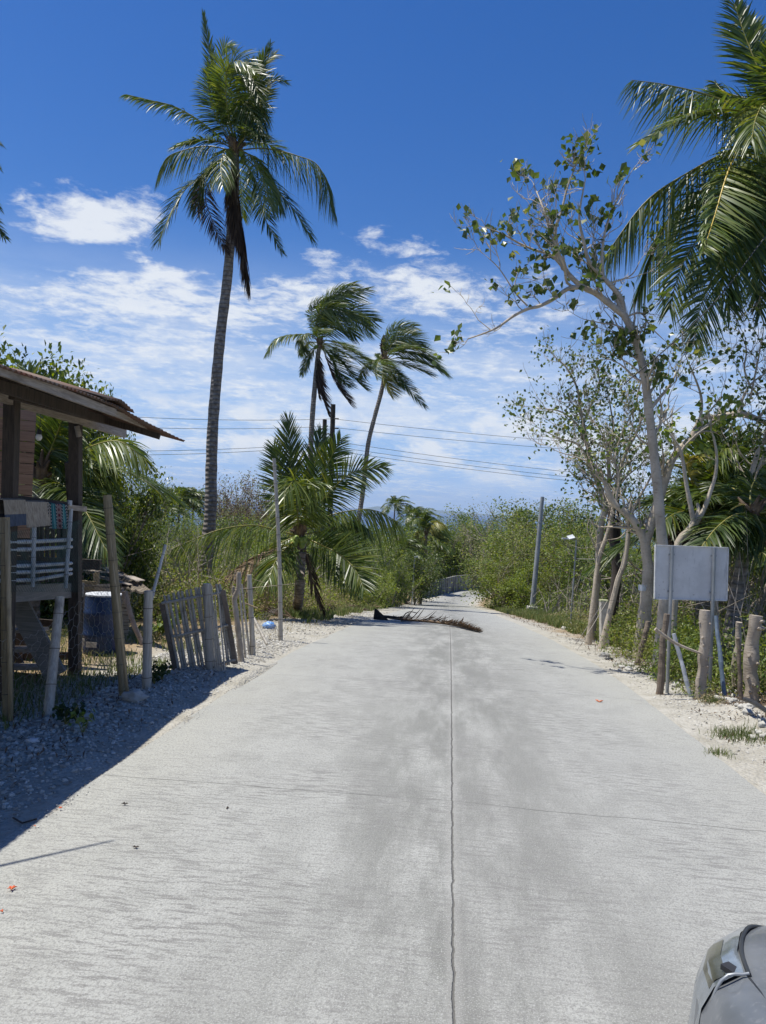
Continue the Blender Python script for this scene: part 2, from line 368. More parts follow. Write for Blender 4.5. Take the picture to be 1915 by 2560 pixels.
# ---------------------------------------------------------------- ground, road, water
def gsheet():
    t1 = np.concatenate([-np.geomspace(2500, 60, 14), np.linspace(-56, -14, 22), np.linspace(-13.5, -5, 30), np.arange(-4.8, -2.24, .09), np.array([-2.2, -1, 0, 1, 2.1]), np.arange(2.16, 4.9, .09), np.linspace(5, 13.5, 30), np.linspace(14, 56, 22), np.geomspace(60, 2500, 14)])
    ys = np.concatenate([np.linspace(-30, 1.6, 20), np.arange(1.8, 14, .1), np.arange(14, 40, .4), np.arange(40, 140, 2), np.geomspace(142, 1190, 30)])
    TT, YY = np.meshgrid(t1, ys); XX = TT+ctr(np.minimum(YY, 140))*np.clip(1-(np.abs(TT)-60)/200, 0, 1)
    ZZ = gz(XX, YY); V = np.stack([XX, YY, ZZ], -1).reshape(-1, 3); nx = len(t1)
    i = np.arange(len(ys)-1)[:, None]*nx; j = np.arange(nx-1)[None]
    Fq = np.stack([i+j, i+j+1, i+nx+j+1, i+nx+j], -1).reshape(-1, 4)
    return V, Fq, TT.ravel(), YY.ravel()
def set_uv(o, U):
    me = o.data; uv = me.uv_layers.new(name='UVMap'); idx = np.zeros(len(me.loops), np.int32); me.loops.foreach_get('vertex_index', idx)
    uv.data.foreach_set('uv', U[idx].astype(np.float32).ravel())
def groundm(k):
    uvn = k.node('ShaderNodeUVMap').outputs[0]; tt, ss_, _ = k.sep(uvn)
    co = obj_co(k); at = k.m('ABSOLUTE', tt)
    wobn = k.noise(co, .55, 5, .6)
    d = k.m('ADD', at, k.m('MULTIPLY', k.m('SUBTRACT', wobn, .5), 2.4))
    n = k.noise(co, 3, 8, .65); nf = k.noise(co, 26, 5, .6)
    vo = k.node('ShaderNodeTexVoronoi'); k.put(vo.inputs['Vector'], co); vo.inputs['Scale'].default_value = 34
    coral = k.mix(k.ss(n, .3, .7), (.32, .30, .25), (.44, .42, .37)); coral = k.mix(k.ss(nf, .5, .68, 0, .45), coral, (.24, .21, .16))
    soil = k.mix(k.ss(nf, .3, .7), (.22, .155, .09), (.36, .27, .16))
    veg = k.mix(k.ss(n, .35, .65), (.045, .065, .022), (.14, .12, .06))
    left = k.m('LESS_THAN', tt, 0)
    w1 = k.ss(k.m('SUBTRACT', d, k.m('MULTIPLY', left, 1.1)), 2.8, 3.8)
    w2 = k.ss(k.m('SUBTRACT', d, k.m('MULTIPLY', left, 1.8)), 3.4, 5.2)
    c = k.mix(w1, coral, soil); c = k.mix(w2, c, veg)
    k.put(k.b.inputs['Base Color'], c); k.b.inputs['Roughness'].default_value = .95; k.b.inputs['Specular IOR Level'].default_value = .2
    bump(k, k.m('ADD', k.m('MULTIPLY', vo.outputs[0], -1.2), nf), .7, .02)
M['ground'] = mat('coral_ground', groundm)
V, Fq, tt_, yy_ = gsheet(); mb = MB(); mb.add(V, Fq); g = mb.build('ground', M['ground']); set_uv(g, np.stack([tt_, yy_], 1)); tag(g, kind='structure')
def roadm(k):
    uvn = k.node('ShaderNodeUVMap').outputs[0]; tt, s0, _ = k.sep(uvn)
    wn = k.noise(uvn, 1.2, 5, .6); s = k.m('ADD', k.m('ADD', s0, k.m('MULTIPLY', tt, .09)), k.m('MULTIPLY', k.m('SUBTRACT', wn, .5), .10))
    big = k.noise(k.comb(k.m('MULTIPLY', tt, 2.0), k.m('MULTIPLY', s0, .45), 0), 1.3, 8, .68)
    med = k.noise(k.comb(k.m('MULTIPLY', tt, 1.5), k.m('MULTIPLY', s0, 1.1), 3), 2.3, 6, .65)
    br = k.noise(k.comb(k.m('MULTIPLY', tt, 4.2), k.m('MULTIPLY', s, 27), 5), 1.4, 5, .62, .2)
    sp = k.noise(k.comb(tt, s0, 0), 55, 4, .65); sp2 = k.noise(k.comb(tt, s0, 4), 160, 2, .6)
    c = k.mix(k.ss(med, .3, .7), (.292, .293, .27), (.385, .386, .358))
    # oily, darker strips on both sides of the middle joint
    dk = k.m('MULTIPLY', k.m('MULTIPLY', k.ss(k.m('ABSOLUTE', k.m('ADD', tt, -.05)), .2, 1.3, 1, 0), k.ss(big, .36, .60)), .85)
    c = k.mix(dk, c, (.148, .15, .132))
    c = k.mix(k.m('MULTIPLY', k.ss(med, .56, .74), .45), c, (.215, .216, .198))
    # pale dust towards the edges
    c = k.mix(k.m('MULTIPLY', k.ss(k.m('ABSOLUTE', tt), 1.2, 2.3), k.ss(wn, .3, .6, .35, .9)), c, (.385, .382, .34))
    brm = k.m('MULTIPLY', k.ss(br, .48, .6), k.m('MULTIPLY', k.ss(k.noise(uvn, .8, 3), .36, .60, .25, 1), k.ss(k.m('ABSOLUTE', tt), 1.2, 2.2, 1, .5)))
    c = k.mix(k.m('MULTIPLY', brm, .85), c, (.165, .16, .15))
    c = k.mix(k.m('MULTIPLY', k.ss(sp, .5, .66), .62), c, (.14, .136, .128)); c = k.mix(k.m('MULTIPLY', k.ss(sp2, .52, .68), .6), c, (.5, .5, .475))
    slab = k.node('ShaderNodeTexWhiteNoise'); k.put(slab.inputs['Vector'], k.comb(k.m('FLOOR', k.m('DIVIDE', k.m('ADD', s, 5.17), 3.95)), k.m('GREATER_THAN', tt, 0), 0)); slab.noise_dimensions = '3D'
    c = k.mix(k.m('MULTIPLY', slab.outputs[0], .22), c, (.24, .235, .22))
    fine = k.noise(k.comb(tt, s0, 9), 95, 3, .7); c = k.mix(k.m('MULTIPLY', k.ss(fine, .45, .62), .42), c, (.13, .127, .12))
    # joints
    wj = k.m('MULTIPLY', k.m('SUBTRACT', k.noise(uvn, 7, 4, .7), .5), .035)
    jd = k.m('ABSOLUTE', k.m('ADD', tt, wj)); j1 = k.ss(jd, .002, .0065, 1, 0)
    frac = k.m('ABSOLUTE', k.m('SUBTRACT', k.m('MODULO', k.m('ADD', s, 5.17), 3.95), 1.97)); 
    j2 = k.m('MULTIPLY', k.ss(frac, .001, .007, 1, 0), k.ss(wn, .3, .5, .35, 1))
    jm = k.m('MAXIMUM', j1, k.m('MULTIPLY', j2, .65)); c = k.mix(k.m('MULTIPLY', k.ss(jd, .01, .05, 1, 0), .3), c, (.33, .32, .3))
    c = k.mix(k.m('MULTIPLY', jm, .8), c, (.085, .08, .07))
    k.put(k.b.inputs['Base Color'], c); k.b.inputs['Roughness'].default_value = .75; k.b.inputs['Specular IOR Level'].default_value = .45
    h = k.m('ADD', k.m('ADD', k.m('MULTIPLY', br, .5), k.m('MULTIPLY', sp, .6)), k.m('MULTIPLY', sp2, .35)); h = k.m('SUBTRACT', h, k.m('MULTIPLY', jm, 2.0))
    bump(k, h, .75, .008)
M['road'] = mat('brushed_concrete', roadm)
ys = np.concatenate([np.arange(-8, 40, .25), np.arange(40, 125, 1.0)])
rng = np.random.default_rng(3)
ew = np.convolve(rng.normal(size=len(ys)+8), np.ones(9)/9, 'valid')*.03
ts = [(-HL, -.15), (-HL, -.03), (-HL+.015, 0), (-1.2, .012), (0, .02), (1.2, .012), (HR-.015, 0), (HR, -.03), (HR, -.15)]
V = []; U = []
for i, yv in enumerate(ys):
    for tv, dz in ts:
        e = ew[i] if abs(tv) > 2 else 0
        V.append((ctr(yv)+tv+e*np.sign(tv), yv, prof(yv)+dz)); U.append((tv+e*np.sign(tv), yv))
n = len(ts); i = np.arange(len(ys)-1)[:, None]*n; j = np.arange(n-1)[None]
mb = MB(); mb.add(V, np.stack([i+j, i+j+1, i+n+j+1, i+n+j], -1).reshape(-1, 4)); o = mb.build('road', M['road'], smooth=False); set_uv(o, np.array(U)); tag(o, kind='structure')
def seam(k):
    n_ = k.noise(k.vm('MULTIPLY', obj_co(k), (.4, 1, 1)), .004, 5)
    k.put(k.b.inputs['Base Color'], k.mix(k.ss(n_, .3, .7), (.012, .045, .13), (.018, .065, .17)))
    k.b.inputs['Roughness'].default_value = .35; w_ = k.noise(obj_co(k), .12, 6, .7); bump(k, w_, .6, 2.0)
M['sea'] = mat('sea_water', seam)
mb = MB(); mb.add([(-45000, 300, -60), (45000, 300, -60), (45000, 42000, -60), (-45000, 42000, -60)], [(0, 1, 2, 3)]); tag(mb.build('sea', M['sea']), kind='structure')
M['far_hill'] = simple('far_hill_forest', (.03, .05, .025), (.06, .075, .035), .002, .95, bs=0)
def ridge(name, pts, Zd, depth):
    """range of hills: skyline through pixels pts at distance Zd"""
    mb = MB(); xs = np.linspace(pts[0][0], pts[-1][0], 60); yy = np.interp(xs, [p[0] for p in pts], [p[1] for p in pts])
    rg = np.random.default_rng(int(Zd)); yy = yy+np.convolve(rg.normal(size=64), np.ones(5)/5, 'valid')*1.0
    rows = []
    for f, hfac in ((-.9, 0), (-.5, .45), (-.2, .8), (0, 1), (.5, .5), (1, 0)):
        r_ = []
        for a, b in zip(xs, yy):
            q_ = P(a, b, Zd); hz = (q_[2]+60)*hfac*(1+.1*math.sin(a*.3+f*9) if 0 < hfac < 1 else 1)
            r_.append((q_[0], q_[1]+f*depth, -62+hz))
        rows.append(r_)
    n = len(xs); V = np.array(rows).reshape(-1, 3); i = np.arange(len(rows)-1)[:, None]*n; j = np.arange(n-1)[None]
    mb.add(V, np.stack([i+j, i+j+1, i+n+j+1, i+n+j], -1).reshape(-1, 4)); tag(mb.build(name, M['far_hill']), kind='structure')
ridge('mountains', [(-500, 1140), (-100, 1170), (300, 1206), (380, 1209), (420, 1217), (470, 1224), (530, 1240), (600, 1254)], 24000, 3000)
ridge('island_hills', [(860, 1278), (940, 1266), (1000, 1265), (1040, 1267), (1090, 1275), (1180, 1284), (1300, 1290)], 30000, 2500)
# ---------------------------------------------------------------- palms
def frond(mb, ctrl, L, rng, n=56, droop=.35, wind=(0, 0, 0), upref=(0, -.45, .9), rad=.022, w=.042, roll=0, ang=(72, 24), t0=.16, sides=(-1, 1), mi=(0, 1), gap=.04, ragged=.12):
    pts = crom(ctrl, 26); T = np.gradient(pts, axis=0); T /= np.linalg.norm(T, axis=1)[:, None]
    tube(mb, pts, np.linspace(rad, rad*.18, 26), 5, mi[1], cap=False)
    up = np.array(upref, float); n = int(n*1.45); w = w*.74*(.8 if droop >= .7 else 1); gap = gap+(.08 if droop >= .7 else 0); hang = .45 if droop >= .7 else (.25 if droop >= .45 else 0)
    S = np.cross(T, up); S /= np.linalg.norm(S, axis=1)[:, None]+1e-9
    N = np.cross(S, T)
    if roll:
        c_, s_ = math.cos(R(roll)), math.sin(R(roll)); S, N = S*c_+N*s_, N*c_-S*s_
    tt = np.linspace(t0, .995, n); idx = tt*25
    ip = lambda A: np.stack([np.interp(idx, np.arange(26), A[:, k]) for k in range(3)], 1)
    p, Ti, Si, Ni = ip(pts), ip(T), ip(S), ip(N)
    for sd in sides:
        keep = rng.random(n) > gap; m = keep.sum()
        prof_ = (.45+.55*np.minimum(tt/.38, 1))*(1-.62*np.clip((tt-.55)/.45, 0, 1)**1.4)
        Li = L*prof_*rng.uniform(1-ragged, 1+ragged, n)
        a = np.radians(ang[0]+(ang[1]-ang[0])*tt**1.3+rng.normal(0, 4, n))
        d = Si*sd*np.sin(a)[:, None]+Ti*np.cos(a)[:, None]+Ni*(.22+rng.normal(0, .1, n))[:, None]+rng.normal(0, .04, (n, 3))
        d /= np.linalg.norm(d, axis=1)[:, None]; d = d*(1-hang)+np.array([0, 0, -hang]); d /= np.linalg.norm(d, axis=1)[:, None]
        g_ = np.array([0, 0, -droop])+np.array(wind); gi = g_[None]*rng.uniform(.7, 1.3, n)[:, None]
        us = [0, .33, .68, 1]; ws = [.55, 1, .8, .08]
        wv = Ti-(Ti*d).sum(1)[:, None]*d; wv /= np.linalg.norm(wv, axis=1)[:, None]+1e-9
        tw = rng.normal(.35*sd, .45, n); tw = tw*(1+hang*2.2); wv = wv*np.cos(tw)[:, None]+np.cross(d, wv)*np.sin(tw)[:, None]
        rows = []
        for u_, w_ in zip(us, ws):
            c = p+Li[:, None]*(d*u_+gi*u_*u_)
            hw = (w*.5*w_*(.6+.4*prof_))[:, None]
            rows += [c-wv*hw, c+wv*hw]
        Vv = np.stack(rows, 1)[keep].reshape(-1, 3); b = np.arange(m)[:, None]*8
        Fq = np.concatenate([b+np.array([[0, 1, 3, 2]]), b+np.array([[2, 3, 5, 4]]), b+np.array([[4, 5, 7, 6]])])
        mb.add(Vv, Fq, mi[0])
def ptrunk(mb, pts, r0, r1, n=70):
    c = crom(pts, n); t_ = np.linspace(0, 1, n); rad = r0+(r1-r0)*t_; rad *= 1+.45*np.exp(-t_*14)
    rad *= 1+.035*((np.arange(n) % 3) == 0)+.03*np.sin(np.arange(n)*1.3)
    tube(mb, c, rad, 12)
    return c
def cx(x0, y0, sc): return lambda x, y: (x0+x*sc, y0+y*sc)
def hero_palm(name, label, group, Z, conv, trunk, r0, r1, base, fr, seed, fill=6, fillL=3.4, leafL=.62, nuts=0, w=.042, nleaf=56, wind=(0, 0, 0), cat='palm tree', nutconv=None, dead=()):
    rg = np.random.default_rng(seed)
    tp = [P(*conv(*q[:2]), Z+(q[2] if len(q) > 2 else 0)) for q in trunk]
    tp = [np.array(base)]+tp
    th = thing(name, label, cat, base, group)
    mb = MB(); c = ptrunk(mb, tp, r0, r1); mb.build('trunk', M['palm_trunk'], th, base)
    crown = c[-1]
    for f in fr:
        pts, kw = f[0], dict(f[1]) if len(f) > 1 else {}
        dz = kw.pop('dz', rg.uniform(-1, 1)*.8); mtn = kw.pop('m', 'palm'); rm = kw.pop('rm', 'rachis')
        k = len(pts); W3 = [P(*conv(*q), Z+dz*(i/(k-1))) for i, q in enumerate(pts)]
        W3[0] = W3[0]*.35+crown*.65 if kw.pop('snap', True) else W3[0]
        kw.setdefault('wind', wind); LL = kw.pop('L', leafL)
        mb = MB(); frond(mb, W3, LL, rg, n=kw.pop('n', nleaf), w=kw.pop('w', w), rad=kw.pop('rad', .024), **kw); mb.build('frond', [M[mtn], M[rm]], th, base)
    for i in range(fill):
        a = 2*math.pi*(i+rg.random()*.5)/max(fill, 1); el = rg.uniform(-.1, .9); Lf = fillL*rg.uniform(.7, 1)
        d0 = np.array([math.cos(a)*math.cos(el), math.sin(a)*math.cos(el), math.sin(el)])
        W3 = [crown+d0*Lf*t_+np.array([0, 0, -1])*Lf*.55*t_**2+np.array(wind)*Lf*.6*t_**2 for t_ in (0, .33, .66, 1)]
        mb = MB(); frond(mb, W3, leafL, rg, n=nleaf, w=w, wind=wind, upref=(0, -.1, 1)); mb.build('frond', [M['palm'], M['rachis']], th, base)
    # fibrous heart of the crown
    mb = MB()
    for i in range(16):
        a = rg.random()*6.28; q_ = crown+np.array([math.cos(a)*.5, math.sin(a)*.5, rg.uniform(.1, .9)])*r1*6*rg.uniform(.5, 1)
        tube(mb, [crown-np.array([0, 0, r1*3]), crown+(q_-crown)*.5, q_], [r1*.6, r1*.45, r1*.16], 5)
    mb.build('crown_shaft', M['rachis_dead'], th, base)
    for i in range(nuts):
        a = rg.random()*6.28; q_ = crown+np.array([math.cos(a)*.24, math.sin(a)*.24, -.14-.16*rg.random()])
        mb = MB(); sph(mb, q_, (.085, .085, .11), 8, 10); mb.build('coconut', M['coconut'], th, base)
    return th, crown
def sph(mb, c, r, nu=8, nv=12, mi=0, jit=0, rng=None):
    r = np.broadcast_to(r, (3,)); V = []
    for i in range(nu+1):
        p_ = math.pi*i/nu
        for j in range(nv):
            a = 2*math.pi*j/nv; k = 1 if not jit else 1+jit*math.sin(3.1*i+2.3*j*(1+int(jit*100) % 3)+jit*40)
            V.append((c[0]+r[0]*math.sin(p_)*math.cos(a)*k, c[1]+r[1]*math.sin(p_)*math.sin(a)*k, c[2]+r[2]*math.cos(p_)*k))
    Fq = [(i*nv+j, (i+1)*nv+j, (i+1)*nv+(j+1) % nv, i*nv+(j+1) % nv) for i in range(nu) for j in range(nv)]
    mb.add(V, Fq, mi)
def gbase(px, Z, dx=0):
    q = P(px, 1300, Z); return np.array([q[0]+dx, Z, float(gz(q[0]+dx, Z))-.05])
UPV = (0, -1, .15)
c4 = cx(250, 0, .3927)
b0 = gbase(512, 22)
hero_palm('coconut_palm', 'tallest coconut palm, dark curved trunk rising behind the bamboo gate, brown fronds hanging', 'coconut palms along the road', 22, c4,
  [cx(0, 0, 1)(0, 0) and ((525-250)/.3927, 1300/.3927), ((528-250)/.3927, 1180/.3927), ((533-250)/.3927, 1050/.3927), ((550-250)/.3927, 850/.3927), ((568-250)/.3927, 700/.3927), ((576-250)/.3927, 600/.3927), ((586-250)/.3927, 470/.3927), ((588-250)/.3927, 375/.3927)],
  .19, .125, b0, [
  ([(800, 900), (650, 780), (480, 680), (330, 640), (165, 600)], dict(droop=.5, n=60, L=.62)),
  ([(830, 900), (760, 650), (705, 380), (660, 90)], dict(upref=UPV, ang=(42, 14), droop=.05, L=.5, dz=.5)),
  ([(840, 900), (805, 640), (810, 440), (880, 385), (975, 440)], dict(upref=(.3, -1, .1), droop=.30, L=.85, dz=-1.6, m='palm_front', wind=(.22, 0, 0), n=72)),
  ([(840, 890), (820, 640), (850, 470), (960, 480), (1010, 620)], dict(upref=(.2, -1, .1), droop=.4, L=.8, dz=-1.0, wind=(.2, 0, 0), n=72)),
  ([(880, 900), (950, 700), (1000, 500), (1050, 390), (1120, 345)], dict(upref=UPV, ang=(60, 26), droop=.25, L=.75, m='palm_yellow', dz=.6)),
  ([(880, 890), (970, 720), (1010, 540), (1030, 400), (1085, 280)], dict(upref=UPV, ang=(45, 18), droop=.3, L=.6)),
  ([(890, 890), (1000, 720), (1050, 590), (1090, 510), (1190, 520)], dict(upref=UPV, droop=.2, L=.55)),
  ([(870, 900), (800, 640), (760, 440), (800, 290), (860, 330)], dict(upref=UPV, droop=.2, L=.72, m='palm_front', dz=.3)),
  ([(850, 900), (740, 740), (690, 560), (700, 420)], dict(upref=UPV, droop=.35, L=.65)),
  ([(880, 900), (980, 760), (1010, 650), (1050, 820)], dict(upref=UPV, droop=.5, L=.7, dz=-1)),
  ([(880, 900), (940, 760), (960, 560), (960, 380)], dict(upref=UPV, droop=.35, L=.75)),
  ([(870, 900), (930, 760), (900, 640), (980, 740), (1030, 880)], dict(upref=UPV, droop=.5, L=.7, dz=-1.3)),
  ([(800, 960), (680, 930), (520, 960), (420, 1010), (372, 1120)], dict(droop=.75, L=.7)),
  ([(930, 960), (1050, 945), (1250, 990), (1400, 1070), (1490, 1340)], dict(droop=.85, L=.82, n=64)),
  ([(810, 1000), (690, 1090), (540, 1210), (440, 1380), (375, 1530)], dict(droop=.35, L=.8, n=60)),
  ([(820, 1010), (720, 1120), (670, 1250), (730, 1440), (800, 1600)], dict(droop=.3, L=.6, m='palm_dead', rm='rachis_dead')),
  ([(800, 990), (700, 1060), (640, 1160), (620, 1330)], dict(droop=.6, L=.7)),
  ([(920, 1000), (1050, 1120), (1180, 1270), (1270, 1390), (1345, 1520)], dict(droop=.35, L=.8, n=60)),
  ([(930, 1020), (1000, 1170), (1040, 1360), (1100, 1490), (1160, 1610)], dict(droop=.3, L=.5)),
  ([(880, 930), (965, 1000), (1040, 1160), (1090, 1340)], dict(droop=.5, L=.8, dz=-1.5, m='palm_front')),
  ([(870, 930), (800, 960), (770, 1050), (780, 1180)], dict(droop=.5, L=.7, dz=-1.8, m='palm_front')),
  ([(900, 960), (1000, 1010), (1080, 1120), (1150, 1300)], dict(droop=.6, L=.8, dz=1)),
  ([(850, 980), (870, 1200), (900, 1450), (948, 1835)], dict(upref=UPV, ang=(14, 6), droop=.45, L=.8, m='palm_dead', rm='rachis_dead', n=90, w=.05)),
  ([(850, 980), (840, 1180), (870, 1380), (920, 1640)], dict(upref=UPV, ang=(16, 8), droop=.45, L=.8, m='palm_dead', rm='rachis_dead', n=90, dz=-.4)),
  ([(860, 980), (850, 1130), (850, 1320), (880, 1540)], dict(upref=UPV, ang=(16, 8), droop=.4, L=.7, m='palm_dead', rm='rachis_dead', n=90, dz=-.6)),
  ], 11, fill=4, fillL=2.6, leafL=.7, nuts=6)
c5 = cx(400, 680, .4834)
WR = (.55, 0, .05)
hero_palm('coconut_palm', 'windblown coconut palm in the middle, one frond arching left, dead fronds under its crown', 'coconut palms along the road', 43, c5,
  [(772, 1250), (775, 1050), (785, 800), (800, 600), (815, 450), (826, 365)], .19, .13, gbase(765, 43), [
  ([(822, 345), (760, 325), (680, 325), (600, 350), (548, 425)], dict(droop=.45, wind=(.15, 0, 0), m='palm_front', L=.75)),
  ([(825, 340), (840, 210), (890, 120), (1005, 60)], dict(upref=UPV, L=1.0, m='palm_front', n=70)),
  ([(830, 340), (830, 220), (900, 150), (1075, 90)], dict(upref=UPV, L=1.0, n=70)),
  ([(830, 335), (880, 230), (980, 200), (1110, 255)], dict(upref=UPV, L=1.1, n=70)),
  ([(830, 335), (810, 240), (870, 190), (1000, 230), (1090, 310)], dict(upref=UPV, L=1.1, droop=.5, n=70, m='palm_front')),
  ([(820, 335), (790, 250), (800, 170), (900, 140)], dict(upref=UPV, L=.9)),
  ([(830, 340), (900, 270), (960, 280), (1010, 330)], dict(upref=UPV, L=.9, droop=.5)),
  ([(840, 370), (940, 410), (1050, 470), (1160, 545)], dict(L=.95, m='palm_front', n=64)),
  ([(840, 375), (930, 450), (1000, 540), (1060, 600)], dict(L=.9, n=60)),
  ([(838, 380), (900, 460), (930, 540), (985, 590)], dict(L=.8)),
  ([(815, 375), (770, 440), (735, 530)], dict(L=.6, wind=(.1, 0, 0))),
  ([(818, 345), (770, 318), (720, 350), (745, 410)], dict(L=.7, droop=.5)),
  ([(825, 380), (815, 480), (830, 600), (868, 730)], dict(upref=UPV, ang=(18, 8), L=.7, m='palm_dead', rm='rachis_dead', n=70, droop=.4)),
  ([(820, 380), (808, 500), (820, 640)], dict(upref=UPV, ang=(18, 8), L=.7, m='palm_dead', rm='rachis_dead', n=60, droop=.4)),
  ([(845, 385), (880, 500), (920, 590), (980, 680)], dict(ang=(25, 10), L=.8, m='palm_dead', rm='rachis_dead', n=50, droop=.4)),
  ], 12, fill=5, fillL=2.8, leafL=.8, nuts=5, wind=WR, w=.06)
hero_palm('coconut_palm', 'smaller windblown coconut palm on a slim leaning trunk, right of the middle one', 'coconut palms along the road', 42, c5,
  [(1005, 1470), (1018, 1350), (1050, 1130), (1075, 900), (1110, 750), (1145, 620), (1162, 520), (1165, 455)], .15, .11, gbase(882, 42), [
  ([(1162, 450), (1180, 350), (1220, 290), (1312, 282)], dict(upref=UPV, L=.95, n=64, m='palm_front')),
  ([(1165, 450), (1210, 360), (1290, 340), (1350, 385)], dict(upref=UPV, L=.95, n=64)),
  ([(1170, 455), (1260, 410), (1370, 430), (1472, 518)], dict(L=.95, n=64, droop=.5)),
  ([(1170, 450), (1230, 380), (1330, 390), (1420, 450)], dict(L=.9, n=60)),
  ([(1175, 465), (1280, 480), (1400, 528)], dict(L=.8)),
  ([(1180, 475), (1240, 540), (1300, 620), (1368, 695)], dict(L=.75, wind=(.2, 0, 0))),
  ([(1175, 470), (1200, 530), (1250, 590)], dict(L=.75)),
  ([(1160, 475), (1170, 550), (1200, 640)], dict(L=.7, m='palm_yellow')),
  ([(1160, 470), (1140, 440), (1125, 425)], dict(L=.45, wind=(.1, 0, 0), m='palm_front')),
  ([(1163, 450), (1150, 380), (1155, 330)], dict(upref=UPV, L=.4, m='palm_dead')),
  ], 13, fill=5, fillL=2.6, leafL=.75, nuts=3, wind=WR, w=.055)
hero_palm('coconut_palm', 'young coconut palm with a short thick trunk, its big fronds spreading over the shoulder', 'coconut palms along the road', 19.5, c5,
  [(722, 1640), (728, 1500), (733, 1420), (722, 1350)], .15, .12, G(742, 1532)-np.array([0, 0, .05]), [
  ([(712, 1340), (690, 1150), (672, 960), (665, 765)], dict(upref=UPV, L=.85, droop=.1, m='palm', ang=(52, 18))),
  ([(700, 1330), (650, 1180), (625, 1040), (590, 900)], dict(upref=UPV, L=.8, droop=.12)),
  ([(718, 1330), (760, 1150), (800, 1000), (835, 830)], dict(upref=UPV, L=.9, droop=.15, ang=(52, 20), dz=1)),
  ([(722, 1330), (790, 1170), (860, 1010), (935, 860)], dict(upref=UPV, L=.9, droop=.25)),
  ([(728, 1330), (830, 1190), (990, 1040), (1165, 1010)], dict(upref=UPV, L=.85, droop=.25)),
  ([(712, 1400), (708, 1230), (702, 1110), (690, 1080), (640, 1150)], dict(upref=(.1, -1, .4), L=.95, droop=.45, dz=-2.2, m='palm_front', n=70, rm='rachis')),
  ([(712, 1390), (715, 1230), (740, 1110), (850, 1100)], dict(upref=(.1, -1, .4), L=.9, droop=.5, dz=-1.5, m='palm_front')),
  ([(700, 1390), (600, 1335), (480, 1310), (300, 1335), (75, 1425)], dict(L=.9, droop=.8, dz=-1.5, m='palm_front', n=50, rad=.03, w=.045)),
  ([(702, 1410), (600, 1430), (470, 1500), (310, 1600)], dict(L=.75, droop=.6, m='palm_tan', rm='rachis_dead', dz=-1)),
  ([(705, 1410), (650, 1430), (600, 1490), (560, 1600)], dict(L=.8, droop=.5, dz=-1.8, m='palm_front')),
  ([(712, 1395), (650, 1390), (600, 1430), (585, 1520)], dict(L=.8, droop=.5, m='palm_front')),
  ([(735, 1375), (850, 1270), (1000, 1232), (1120, 1235), (1245, 1300)], dict(L=.95, droop=.85, dz=.5, m='palm_front', n=70)),
  ([(738, 1390), (830, 1410), (930, 1460), (1010, 1540), (1055, 1640)], dict(L=1.0, droop=.1, upref=UPV, dz=-1.4, n=70, ang=(62, 26))),
  ([(730, 1410), (770, 1500), (790, 1600), (842, 1755)], dict(L=.42, n=26, droop=.4, m='palm_dead', rm='rachis_dead', ang=(35, 14))),
  ([(735, 1380), (880, 1330), (1000, 1290), (1080, 1330)], dict(L=.8, droop=.6, dz=1.5)),
  ], 14, fill=0, fillL=2.4, leafL=.8, nuts=9, w=.05, nleaf=62)
c8 = cx(1500, 0, .4069)
cb = P(2010, 1900, 13.5); bb = np.array([cb[0]-.3, 13.5, float(gz(cb[0], 13.5))-.05])
